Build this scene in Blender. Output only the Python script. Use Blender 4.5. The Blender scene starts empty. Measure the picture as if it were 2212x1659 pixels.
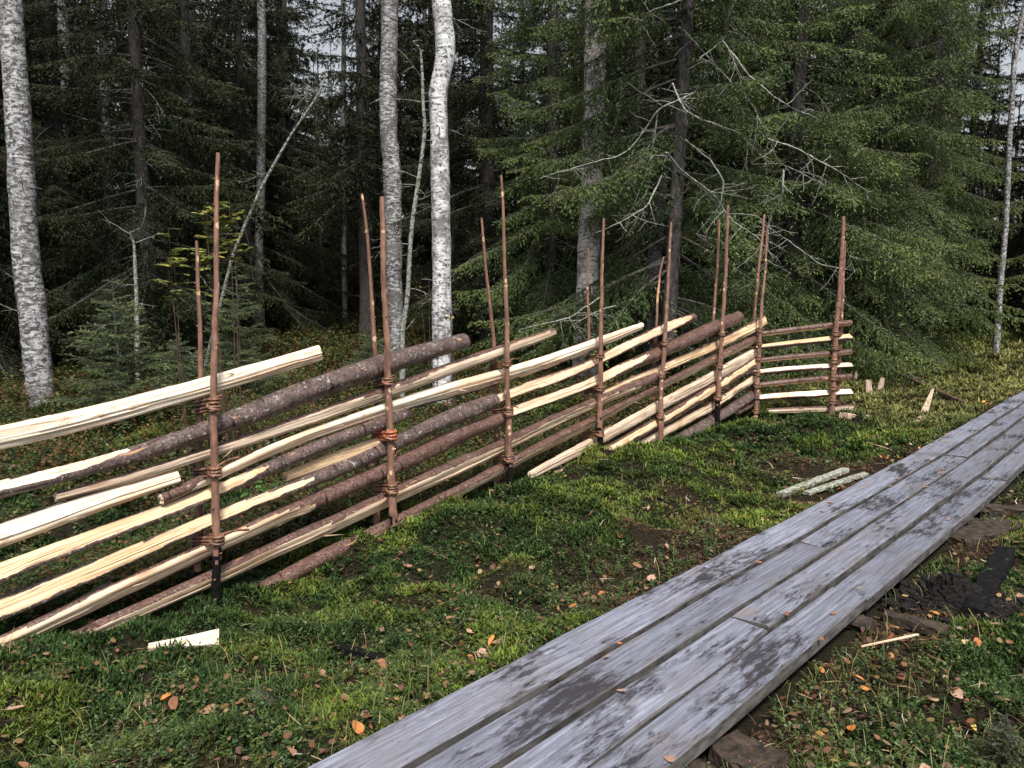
import bpy, math, random
import numpy as np
from mathutils import Vector, Matrix

# ------------------------------------------------------------------ camera, world, sun
scene = bpy.context.scene
COL = scene.collection
F_PX, TILT, EYE = 1671.0, math.radians(7.3), 1.5      # measured on a 2212 x 1659 view of the place
cam_d = bpy.data.cameras.new('camera')
cam_d.sensor_width = 36.0
cam_d.lens = 36.0 * F_PX / 2212.0
cam_d.clip_start, cam_d.clip_end = 0.05, 1500.0
cam = bpy.data.objects.new('camera', cam_d)
cam.location = (0, 0, EYE)
cam.rotation_euler = (math.radians(90) - TILT, 0, 0)
COL.objects.link(cam)
scene.camera = cam

SUN_EL, SUN_AZ = math.radians(56), math.radians(170)   # azimuth clockwise from +Y: light from behind the camera
world = bpy.data.worlds.new('World')
scene.world = world
world.use_nodes = True
wn = world.node_tree
wn.nodes.clear()
sky = wn.nodes.new('ShaderNodeTexSky')
sky.sky_type = 'NISHITA'
sky.sun_disc = False
sky.sun_elevation, sky.sun_rotation = SUN_EL, SUN_AZ
sky.air_density, sky.dust_density, sky.ozone_density = 1.0, 3.0, 1.0
hsv = wn.nodes.new('ShaderNodeHueSaturation')
hsv.inputs['Saturation'].default_value = 0.26
bg = wn.nodes.new('ShaderNodeBackground')
bg.inputs['Strength'].default_value = 0.12
wo = wn.nodes.new('ShaderNodeOutputWorld')
wn.links.new(sky.outputs[0], hsv.inputs['Color'])
wn.links.new(hsv.outputs[0], bg.inputs['Color'])
wn.links.new(bg.outputs[0], wo.inputs['Surface'])

sun_d = bpy.data.lights.new('sun', 'SUN')
sun_d.energy = 4.0
sun_d.angle = math.radians(9)
sun_d.color = (1.0, 0.95, 0.88)
sun = bpy.data.objects.new('sun', sun_d)
sdir = Vector((math.sin(SUN_AZ) * math.cos(SUN_EL), math.cos(SUN_AZ) * math.cos(SUN_EL), math.sin(SUN_EL)))
sun.rotation_euler = sdir.to_track_quat('Z', 'Y').to_euler()
COL.objects.link(sun)

scene.view_settings.view_transform = 'Standard'
scene.view_settings.look = 'None'
scene.view_settings.exposure = 0.45
scene.view_settings.gamma = 1.0
scene.cycles.max_bounces = 4
scene.cycles.diffuse_bounces = 2
scene.cycles.glossy_bounces = 2
scene.cycles.transmission_bounces = 2

rng = np.random.default_rng(7)
random.seed(7)

# ------------------------------------------------------------------ measuring helpers
def ray(px, py):
    dx = (px - 1106.0) / F_PX
    dy = -(py - 829.5) / F_PX
    return np.array([dx, math.cos(TILT) + dy * math.sin(TILT), -math.sin(TILT) + dy * math.cos(TILT)])
O = np.array([0.0, 0.0, EYE])
def at_z(px, py, z=0.0):
    d = ray(px, py)
    return O + d * ((z - EYE) / d[2])
def at_y(px, py, Y):
    d = ray(px, py)
    return O + d * (Y / d[1])

# ------------------------------------------------------------------ noise
def _hash(ix, iy, seed):
    h = (ix.astype(np.int64) * 374761393 + iy.astype(np.int64) * 668265263 + seed * 1274126177) & 0xffffffff
    h = ((h ^ (h >> 13)) * 1103515245) & 0xffffffff
    h = (h ^ (h >> 16)) & 0xffffffff
    return h / 4294967295.0
def vnoise(x, y, seed=0):
    x = np.asarray(x, float); y = np.asarray(y, float)
    ix = np.floor(x); iy = np.floor(y)
    fx = x - ix; fy = y - iy
    fx = fx * fx * (3 - 2 * fx); fy = fy * fy * (3 - 2 * fy)
    a = _hash(ix, iy, seed); b = _hash(ix + 1, iy, seed)
    c = _hash(ix, iy + 1, seed); d = _hash(ix + 1, iy + 1, seed)
    return (a * (1 - fx) + b * fx) * (1 - fy) + (c * (1 - fx) + d * fx) * fy
def fbm(x, y, seed=0, octv=3):
    s = 0; a = 0.5; t = 0
    for k in range(octv):
        s = s + a * vnoise(x * 2 ** k + 17.3 * k, y * 2 ** k - 9.1 * k, seed + k); t += a; a *= 0.5
    return s / t
def sstep(a, b, x):
    t = np.clip((x - a) / (b - a), 0, 1)
    return t * t * (3 - 2 * t)

# boardwalk frame: s along, t across
BD = np.array([0.68, 0.733]); BN = np.array([0.733, -0.68])
def st(x, y):
    return x * BD[0] + y * BD[1], x * BN[0] + y * BN[1]
def from_st(s, t):
    n2 = BD[0] * BN[1] - BD[1] * BN[0]
    return (s * BN[1] - BD[1] * t) / n2, (BD[0] * t - BN[0] * s) / n2
def drift(s):
    return -0.10 * sstep(6.0, 12.0, s) - 0.02 * np.maximum(0, s - 12)
def ground_h(x, y):
    x = np.asarray(x, float); y = np.asarray(y, float)
    s, t = st(x, y)
    r = np.sqrt(x * x + y * y)
    h = (fbm(x * 1.9, y * 1.9, 3) - 0.5) * 0.20 + (fbm(x * 4.5, y * 4.5, 9, 2) - 0.5) * 0.14
    for (cx, cy, rad, amp) in ((0.95, 5.70, 0.60, 0.18), (0.45, 4.75, 0.45, 0.14), (1.9, 6.3, 0.5, 0.06), (-2.0, 2.75, 0.4, 0.06),
                               (0.1, 4.0, 0.4, 0.05), (2.9, 8.0, 0.5, 0.05), (-1.1, 3.65, 0.35, -0.06), (-0.35, 4.55, 0.3, 0.07), (0.15, 5.2, 0.32, 0.10), (1.55, 6.3, 0.35, 0.08), (2.4, 7.3, 0.4, 0.09), (-2.1, 2.3, 0.4, 0.08), (-0.2, 3.3, 0.35, 0.07), (0.5, 4.1, 0.3, 0.06)):
        h = h + amp * np.exp(-((x - cx) ** 2 + (y - cy) ** 2) / rad ** 2)
    # behind the fence: rougher floor, rising away
    beh = sstep(0.2, 1.5, (y - 3.58) - (x + 1.43) * 1.2246)
    h = h + beh * (fbm(x * .45, y * .45, 21) - 0.5) * 0.5
    h = h + 0.03 * np.maximum(0, y - 10) * sstep(10, 16, y) + 0.02 * np.maximum(0, r - 40)
    near = np.exp(-np.maximum(0, np.abs(t + 1.455 - drift(s)) - 0.40) ** 2 / 0.35 ** 2)
    left = t < -1.455
    tgt = np.where(left, 0.075, 0.0) + (fbm(x * 6, y * 6, 31) - 0.5) * 0.05
    h = h * (1 - near) + tgt * near
    dd = np.abs(t + 1.455 - drift(s))
    h = np.where(dd < 0.40, np.minimum(h, -0.01), h)
    return h

# ------------------------------------------------------------------ mesh builder
class MB:
    def __init__(self):
        self.v = []; self.f = []; self.n = 0; self.uv = []; self.col = []
    def add(self, V, F, mat=0, uv=None, col=None):
        V = np.asarray(V, float).reshape(-1, 3); F = np.asarray(F, np.int64)
        self.v.append(V)
        mats = np.full(len(F), mat, np.int32) if np.isscalar(mat) else np.asarray(mat, np.int32)
        self.f.append((F + self.n, mats))
        self.uv.append(np.zeros((len(V), 2)) if uv is None else np.asarray(uv, float))
        if col is None: col = np.ones((len(V), 3)) * 0.5
        col = np.asarray(col, float)
        if col.ndim == 1: col = np.tile(col, (len(V), 1))
        self.col.append(col)
        self.n += len(V)
    def merged(self):
        return np.vstack(self.v), self.f, np.vstack(self.uv), np.vstack(self.col)
    def mesh(self, name, mats, smooth=True):
        V, Fs, uv, col = self.merged()
        me = bpy.data.meshes.new(name)
        loops = np.concatenate([f.ravel() for f, m in Fs])
        sizes = np.concatenate([np.full(len(f), f.shape[1], np.int32) for f, m in Fs])
        starts = np.concatenate([[0], np.cumsum(sizes)[:-1]]).astype(np.int32)
        mi = np.concatenate([m for f, m in Fs])
        me.vertices.add(len(V)); me.vertices.foreach_set('co', V.astype(np.float32).ravel())
        me.loops.add(len(loops)); me.loops.foreach_set('vertex_index', loops.astype(np.int32))
        me.polygons.add(len(sizes)); me.polygons.foreach_set('loop_start', starts)
        me.polygons.foreach_set('material_index', mi.astype(np.int32))
        me.polygons.foreach_set('use_smooth', np.full(len(sizes), smooth))
        ul = me.uv_layers.new(name='UVMap')
        ul.data.foreach_set('uv', uv[loops].astype(np.float32).ravel())
        ca = me.color_attributes.new('Col', 'FLOAT_COLOR', 'POINT')
        ca.data.foreach_set('color', np.hstack([col, np.ones((len(col), 1))]).astype(np.float32).ravel())
        for m in mats: me.materials.append(m)
        me.update(calc_edges=True)
        return me
    def build(self, name, mats, parent=None, loc=None, smooth=True):
        if not isinstance(mats, (list, tuple)): mats = [mats]
        o = bpy.data.objects.new(name, self.mesh(name, mats, smooth))
        COL.objects.link(o)
        if parent is not None: o.parent = parent
        if loc is not None: o.location = loc
        return o

def tag(o, label=None, cat=None, group=None, kind=None):
    if label: o['label'] = label
    if cat: o['category'] = cat
    if group: o['group'] = group
    if kind: o['kind'] = kind
    return o
def empty(name, loc, label, cat, group=None):
    o = bpy.data.objects.new(name, None)
    COL.objects.link(o); o.location = loc; o.empty_display_size = 0.1
    return tag(o, label, cat, group)

def frames(P):
    P = np.asarray(P, float)
    T = np.gradient(P, axis=0)
    T /= np.linalg.norm(T, axis=1)[:, None] + 1e-9
    return T
def tube(mb, P, R, seg=8, mat=0, col=None, rough=0.0, cap=True, up=None, uvs=1.0, seed=0):
    """tapered tube along P with radius R; uv = (metres along, turns around)"""
    P = np.asarray(P, float); n = len(P)
    R = np.broadcast_to(np.asarray(R, float), (n,)).copy()
    T = frames(P)
    ref = np.array([0, 0, 1.0]) if abs(T[:, 2]).mean() < 0.8 else np.array([1.0, 0, 0])
    if up is not None: ref = np.asarray(up, float)
    A = np.cross(T, ref); A /= np.linalg.norm(A, axis=1)[:, None] + 1e-9
    B = np.cross(A, T)
    ang = np.linspace(0, 2 * np.pi, seg + 1)
    L = np.concatenate([[0], np.cumsum(np.linalg.norm(np.diff(P, axis=0), axis=1))])
    rr = np.ones((n, seg + 1))
    if rough > 0:
        g = rng.normal(0, rough, (n, seg)); rr[:, :seg] += g; rr[:, seg] = rr[:, 0]
    V = P[:, None] + (A[:, None] * np.cos(ang)[None, :, None] + B[:, None] * np.sin(ang)[None, :, None]) * (R[:, None] * rr)[:, :, None]
    uv = np.stack(np.broadcast_arrays(L[:, None] * uvs + seed, ang[None] / (2 * np.pi)), -1).reshape(-1, 2)
    i = np.arange(n - 1)[:, None] * (seg + 1); j = np.arange(seg)[None]
    q = np.stack([i + j, i + j + 1, i + seg + 1 + j + 1, i + seg + 1 + j], -1).reshape(-1, 4)
    mb.add(V.reshape(-1, 3), q, mat, uv, col)
    if cap:
        for k, e in ((0, 0), (1, n - 1)):
            ring = V[e, :seg]
            c = P[e]
            Vc = np.vstack([ring, c])
            f = np.stack([np.arange(seg), (np.arange(seg) + 1) % seg, np.full(seg, seg)], -1)
            if k == 0: f = f[:, ::-1]
            mb.add(Vc, f, mat if np.isscalar(mat) else 0, np.zeros((seg + 1, 2)), col)

def resample(P, step):
    P = np.asarray(P, float)
    L = np.concatenate([[0], np.cumsum(np.linalg.norm(np.diff(P[:, :3], axis=0), axis=1))])
    n = max(2, int(L[-1] / step) + 1)
    s = np.linspace(0, L[-1], n)
    # smooth (Catmull-like) by linear then box filter
    Q = np.stack([np.interp(s, L, P[:, k]) for k in range(P.shape[1])], -1)
    if n > 6:
        for _ in range(2):
            Q[1:-1] = (Q[:-2] + 2 * Q[1:-1] + Q[2:]) / 4
    return Q

# ------------------------------------------------------------------ materials
def new_mat(name):
    m = bpy.data.materials.new(name); m.use_nodes = True
    nt = m.node_tree; b = nt.nodes['Principled BSDF']
    return m, nt, b
def N(nt, typ, **kw):
    n = nt.nodes.new(typ)
    for k, v in kw.items():
        if k.startswith('i_'):
            n.inputs[k[2:].replace('_', ' ')].default_value = v
        else: setattr(n, k, v)
    return n
def ramp(nt, stops, src):
    r = nt.nodes.new('ShaderNodeValToRGB')
    el = r.color_ramp.elements
    while len(el) < len(stops): el.new(0.5)
    for e, (p, c) in zip(el, stops):
        e.position = p; e.color = (*c, 1) if len(c) == 3 else c
    nt.links.new(src, r.inputs[0]); return r
def mixc(nt, fac, a, b, mode='MIX'):
    m = nt.nodes.new('ShaderNodeMix'); m.data_type = 'RGBA'; m.blend_type = mode
    for s, v in ((m.inputs[0], fac), (m.inputs[6], a), (m.inputs[7], b)):
        if hasattr(v, 'is_linked') or hasattr(v, 'links'): nt.links.new(v, s)
        elif isinstance(v, (int, float)): s.default_value = v
        else: s.default_value = (*v, 1)
    return m.outputs[2]
def mapped(nt, scale, kind='UV', loc=(0, 0, 0)):
    tc = nt.nodes.new('ShaderNodeTexCoord'); mp = nt.nodes.new('ShaderNodeMapping')
    mp.inputs['Scale'].default_value = scale; mp.inputs['Location'].default_value = loc
    nt.links.new(tc.outputs[kind], mp.inputs[0]); return mp.outputs[0]
def noise(nt, vec, scale, detail=4, rough=0.55, dist=0.0):
    n = nt.nodes.new('ShaderNodeTexNoise')
    n.inputs['Scale'].default_value = scale; n.inputs['Detail'].default_value = detail
    n.inputs['Roughness'].default_value = rough; n.inputs['Distortion'].default_value = dist
    nt.links.new(vec, n.inputs['Vector']); return n.outputs[0]
def bump(nt, b, h, strength=0.4, dist=0.01):
    bp = nt.nodes.new('ShaderNodeBump'); bp.inputs['Strength'].default_value = strength
    bp.inputs['Distance'].default_value = dist
    nt.links.new(h, bp.inputs['Height']); nt.links.new(bp.outputs[0], b.inputs['Normal'])

def bark_nodes(nt, c1, c2, lichen=0.66):
    obj = mapped(nt, (1, 1, 1), 'Object')
    n1 = noise(nt, obj, 14, 6, 0.65)
    base = ramp(nt, [(0.3, c2), (0.62, c1)], n1).outputs[0]
    fine = noise(nt, obj, 90, 3, 0.7)
    base = mixc(nt, ramp(nt, [(0.35, (1, 1, 1)), (0.6, (0, 0, 0))], fine).outputs[0], base, tuple(x * .45 for x in c2))
    fl = ramp(nt, [(lichen, (0, 0, 0)), (lichen + 0.05, (1, 1, 1))], noise(nt, obj, 38, 4, 0.7)).outputs[0]
    base = mixc(nt, fl, base, (0.34, 0.33, 0.33))
    # torn bark showing orange inner bark
    tr = ramp(nt, [(0.64, (0, 0, 0)), (0.66, (1, 1, 1))], noise(nt, mapped(nt, (3, 14, 1), loc=(2, 2, 0)), 1.0, 5, 0.6)).outputs[0]
    base = mixc(nt, tr, base, (0.40, 0.22, 0.12))
    rg = noise(nt, mapped(nt, (30, 5, 1), 'UV'), 1.0, 3, 0.55)
    rgm = ramp(nt, [(0.61, (0, 0, 0)), (0.66, (1, 1, 1))], rg).outputs[0]
    base = mixc(nt, rgm, base, (0.03, 0.014, 0.011))
    return base, n1
def wood_nodes(nt, light, mid, dark, streak=0.55):
    n1 = noise(nt, mapped(nt, (1.3, 22, 1)), 1.0, 6, 0.62, 0.4)
    base = ramp(nt, [(0.25, mid), (0.5, light), (0.75, light)], n1).outputs[0]
    n2 = noise(nt, mapped(nt, (1.0, 40, 1), loc=(3, 7, 0)), 1.2, 5, 0.6, 0.8)
    cr = ramp(nt, [(streak, (0, 0, 0)), (streak + 0.05, (1, 1, 1)), (streak + 0.12, (0, 0, 0))], n2).outputs[0]
    base = mixc(nt, cr, base, dark)
    n3 = noise(nt, mapped(nt, (2.2, 5, 1), loc=(5, 1, 0)), 1.0, 5, 0.6)
    base = mixc(nt, ramp(nt, [(0.46, (0, 0, 0)), (0.62, (.85, .85, .85))], n3).outputs[0], base, mid)
    kn = N(nt, 'ShaderNodeTexVoronoi'); kn.inputs['Scale'].default_value = 1.0
    nt.links.new(mapped(nt, (2.6, 9, 1), loc=(3, 3, 0)), kn.inputs['Vector'])
    base = mixc(nt, ramp(nt, [(0.07, (.9, .9, .9)), (0.13, (.35, .35, .35)), (0.2, (0, 0, 0))], kn.outputs['Distance']).outputs[0], base, tuple(a * .7 for a in mid[:1]) + tuple(a * .55 for a in mid[1:]))
    # knots and brown pitch streaks
    n5 = noise(nt, mapped(nt, (3.2, 13, 1), loc=(11, 4, 0)), 1.0, 6, 0.68, 1.0)
    base = mixc(nt, ramp(nt, [(0.635, (0, 0, 0)), (0.66, (.85, .85, .85)), (0.70, (.3, .3, .3))], n5).outputs[0], base, tuple(a * .8 + b * .25 for a, b in zip(dark, mid)))
    n4 = noise(nt, mapped(nt, (2.5, 70, 1)), 1.0, 5, 0.65)
    mx = N(nt, 'ShaderNodeMath', operation='ADD'); nt.links.new(n4, mx.inputs[0]); nt.links.new(n2, mx.inputs[1])
    return base, mx.outputs[0]
BARK = ((0.215, 0.125, 0.100), (0.085, 0.046, 0.038), 0.63)
BARKG = ((0.19, 0.135, 0.12), (0.070, 0.046, 0.042), 0.60)
WOOD_W = ((0.84, 0.72, 0.58), (0.68, 0.47, 0.31), (0.36, 0.22, 0.14), 0.60)
WOOD_Y = ((0.76, 0.57, 0.36), (0.52, 0.33, 0.18), (0.26, 0.15, 0.08), 0.54)
WOOD_M = ((0.74, 0.58, 0.42), (0.52, 0.34, 0.21), (0.28, 0.16, 0.09), 0.57)
WOOD_T = ((0.68, 0.54, 0.41), (0.46, 0.34, 0.24), (0.15, 0.10, 0.07), 0.50)
WOOD_G = ((0.46, 0.40, 0.34), (0.31, 0.26, 0.21), (0.10, 0.08, 0.06), 0.50)
_rm = {}
def rail_mat(bp, wp):
    """bark and split wood on one log; the colour attribute says where the bark is gone"""
    if (bp, wp) in _rm: return _rm[(bp, wp)]
    m, nt, b = new_mat('log_bark_and_split_wood')
    cw, hw = wood_nodes(nt, *wp)
    if bp is None:
        nt.links.new(cw, b.inputs['Base Color']); bump(nt, b, hw, .6, .01)
    else:
        cb, hb = bark_nodes(nt, *bp)
        a = N(nt, 'ShaderNodeAttribute', attribute_name='Col')
        nz = noise(nt, mapped(nt, (9, 26, 1), loc=(6, 6, 0)), 1.0, 5, .7)
        ad = N(nt, 'ShaderNodeMath', operation='MULTIPLY_ADD'); nt.links.new(nz, ad.inputs[0]); ad.inputs[1].default_value = 1.3; ad.inputs[2].default_value = -.65
        sm = N(nt, 'ShaderNodeMath', operation='ADD'); nt.links.new(a.outputs['Fac'], sm.inputs[0]); nt.links.new(ad.outputs[0], sm.inputs[1])
        mask = ramp(nt, [(0.46, (0, 0, 0)), (0.54, (1, 1, 1))], sm.outputs[0]).outputs[0]
        nt.links.new(mixc(nt, mask, cb, cw), b.inputs['Base Color'])
        h = mixc(nt, mask, hb, hw)
        bump(nt, b, h, .55, .010)
        nt.links.new(ramp(nt, [(0, (.34,) * 3), (1, (.66,) * 3)], mask).outputs[0], b.inputs['Roughness'])
    b.inputs['Specular IOR Level'].default_value = 0.45
    _rm[(bp, wp)] = m
    return m
def m_post():
    m, nt, b = new_mat('post_bark')
    obj = mapped(nt, (1, 1, 0.35), 'Object')
    n1 = noise(nt, obj, 30, 5, 0.6)
    base = ramp(nt, [(0.3, (0.11, 0.055, 0.038)), (0.65, (0.28, 0.15, 0.105))], n1).outputs[0]
    pe = noise(nt, mapped(nt, (1, 1, 0.3), 'Object', (4, 2, 1)), 9, 3, 0.6)
    base = mixc(nt, ramp(nt, [(0.64, (0, 0, 0)), (0.67, (1, 1, 1))], pe).outputs[0], base, (0.62, 0.36, 0.2))
    vo = N(nt, 'ShaderNodeTexVoronoi'); vo.inputs['Scale'].default_value = 15
    nt.links.new(mapped(nt, (1, 1, .8), 'Object'), vo.inputs['Vector'])
    kn = ramp(nt, [(0.16, (1, 1, 1)), (0.22, (0, 0, 0))], vo.outputs['Distance']).outputs[0]
    base = mixc(nt, kn, base, (0.66, 0.42, 0.26))
    nt.links.new(base, b.inputs['Base Color']); b.inputs['Roughness'].default_value = 0.6
    bump(nt, b, n1, 0.5, 0.006); return m
POST = m_post()
def simple(name, c1, c2, scale=20, rough=0.7, kind='Object', bumpy=0.4, spec=0.4, dist=0.01, st_=(1, 1, 1)):
    m, nt, b = new_mat(name)
    n1 = noise(nt, mapped(nt, st_, kind), scale, 5, 0.6)
    nt.links.new(ramp(nt, [(0.35, c1), (0.65, c2)], n1).outputs[0], b.inputs['Base Color'])
    b.inputs['Roughness'].default_value = rough; b.inputs['Specular IOR Level'].default_value = spec
    if bumpy: bump(nt, b, n1, bumpy, dist)
    return m
CHAR = simple('charred_wood', (0.002, 0.002, 0.002), (0.008, 0.0075, 0.008), 60, 0.85, spec=.15)
WITHY = simple('withy_bark', (0.07, 0.035, 0.024), (0.24, 0.12, 0.07), 25, 0.5)
WITHY_R = simple('withy_red_bark', (0.20, 0.06, 0.03), (0.40, 0.125, 0.06), 20, 0.4)
PEAT = simple('black_peat', (0.0015, 0.0012, 0.001), (0.009, 0.006, 0.005), 40, 0.9, bumpy=1, dist=.03)
LICHENW = simple('lichen_wood', (0.10, 0.09, 0.07), (0.42, 0.45, 0.38), 35, 0.9, bumpy=.6)
ROTTEN = simple('rotten_wood', (0.010, 0.008, 0.006), (0.060, 0.040, 0.030), 26, 0.75, bumpy=.8, st_=(1, 1, 1))
TWIGM = simple('lichen_twig', (0.07, 0.062, 0.055), (0.36, 0.37, 0.33), 34, 0.9, bumpy=0)

def m_birch(name, dark=0.5, tint=(0.72, 0.70, 0.68), dk=(0.05, 0.045, 0.045)):
    m, nt, b = new_mat(name)
    u1 = noise(nt, mapped(nt, (24, 9, 1)), 1.0, 8, 0.78, .6)          # short horizontal marks
    base = ramp(nt, [(0.38, tuple(t * .55 for t in tint)), (0.6, tint)], noise(nt, mapped(nt, (60, 3, 1)), 1.0, 4, .6)).outputs[0]
    ma = ramp(nt, [(dark, (0, 0, 0)), (dark + 0.07, (1, 1, 1))], u1).outputs[0]
    base = mixc(nt, ma, base, dk)
    u2 = noise(nt, mapped(nt, (5, 3, 1), loc=(9, 2, 0)), 1.0, 5, 0.75)
    mb_ = ramp(nt, [(0.53, (0, 0, 0)), (0.66, (.7, .7, .7))], u2).outputs[0]
    base = mixc(nt, mb_, base, (0.14, 0.13, 0.125))
    u4 = noise(nt, mapped(nt, (1.6, 1.6, 1), loc=(3, 8, 0)), 1.0, 6, 0.8, .4)
    base = mixc(nt, ramp(nt, [(0.50, (0, 0, 0)), (0.60, (.85, .85, .85))], u4).outputs[0], base, (0.10, 0.095, 0.09))
    sc_ = noise(nt, mapped(nt, (7, 2.2, 1), loc=(13, 8, 0)), 1.0, 2, 0.5)
    base = mixc(nt, ramp(nt, [(0.70, (0, 0, 0)), (0.72, (1, 1, 1))], sc_).outputs[0], base, (0.012, 0.011, 0.011))
    u3 = noise(nt, mapped(nt, (7, 3, 1), loc=(1, 5, 0)), 1.0, 5, 0.8)
    mc = ramp(nt, [(0.62, (0, 0, 0)), (0.68, (.7, .7, .7))], u3).outputs[0]
    base = mixc(nt, mc, base, (0.42, 0.46, 0.30))
    nt.links.new(base, b.inputs['Base Color']); b.inputs['Roughness'].default_value = 0.7
    bump(nt, b, u1, 0.6, 0.012); return m
BIRCH = m_birch('birch_bark', 0.46, (0.52, 0.52, 0.54))
BIRCHW = m_birch('birch_bark_white', 0.51, (0.74, 0.74, 0.76))
BIRCHD = m_birch('birch_bark_dark', 0.45, (0.30, 0.30, 0.31))
ASPEN = m_birch('aspen_bark_pinkish_grey', 0.54, (0.78, 0.72, 0.70))
SPRB = simple('spruce_bark', (0.026, 0.024, 0.024), (0.11, 0.098, 0.095), 22, 0.9, bumpy=1, dist=.02, st_=(1, 1, .45))

SPRD = simple('spruce_bark_shaded', (0.012, 0.011, 0.011), (0.055, 0.048, 0.045), 22, 0.9, bumpy=1, dist=.02, st_=(1, 1, .45))  # spruce bark again, forest shade darkened into its colour
def m_attr(name, rough=0.7, spec=0.3, trans=0.0, randv=0.25, gain=1.0, sat=1.0):
    m, nt, b = new_mat(name)
    a = N(nt, 'ShaderNodeAttribute', attribute_name='Col')
    h = N(nt, 'ShaderNodeHueSaturation'); h.inputs['Saturation'].default_value = sat
    oi = N(nt, 'ShaderNodeObjectInfo')
    mr = N(nt, 'ShaderNodeMapRange')
    mr.inputs['To Min'].default_value = gain * (1 - randv); mr.inputs['To Max'].default_value = gain * (1 + randv)
    nt.links.new(oi.outputs['Random'], mr.inputs[0]); nt.links.new(mr.outputs[0], h.inputs['Value'])
    nt.links.new(a.outputs['Color'], h.inputs['Color']); nt.links.new(h.outputs[0], b.inputs['Base Color'])
    b.inputs['Roughness'].default_value = rough; b.inputs['Specular IOR Level'].default_value = spec
    if trans:
        tr = N(nt, 'ShaderNodeBsdfTranslucent'); nt.links.new(h.outputs[0], tr.inputs['Color'])
        mx = N(nt, 'ShaderNodeMixShader'); mx.inputs[0].default_value = trans
        out = nt.nodes['Material Output']
        nt.links.new(b.outputs[0], mx.inputs[1]); nt.links.new(tr.outputs[0], mx.inputs[2]); nt.links.new(mx.outputs[0], out.inputs[0])
    return m
NEEDLE = m_attr('needles_shaded', 0.6, 0.2, 0.0, 0.2, 0.30, .95)  # same needles with the shade inside the wood put into their colour
NEEDLE_L = m_attr('needles_light', 0.6, 0.25, 0.0, 0.15, 1.38, 1.0)  # yellow-green front sprays, colour boosted so they look lit
MOSSM = m_attr('moss_shoots', 0.75, 0.2, 0.2, 0.0)
LEAFM = m_attr('leaves', 0.5, 0.4, 0.25, 0.0)
LEAFV = m_attr('fallen_leaf', 0.5, 0.45, 0.15, 0.2)
LIMBM = simple('limb_bark', (0.03, 0.026, 0.023), (0.12, 0.11, 0.10), 25, 0.9, bumpy=0)

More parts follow.
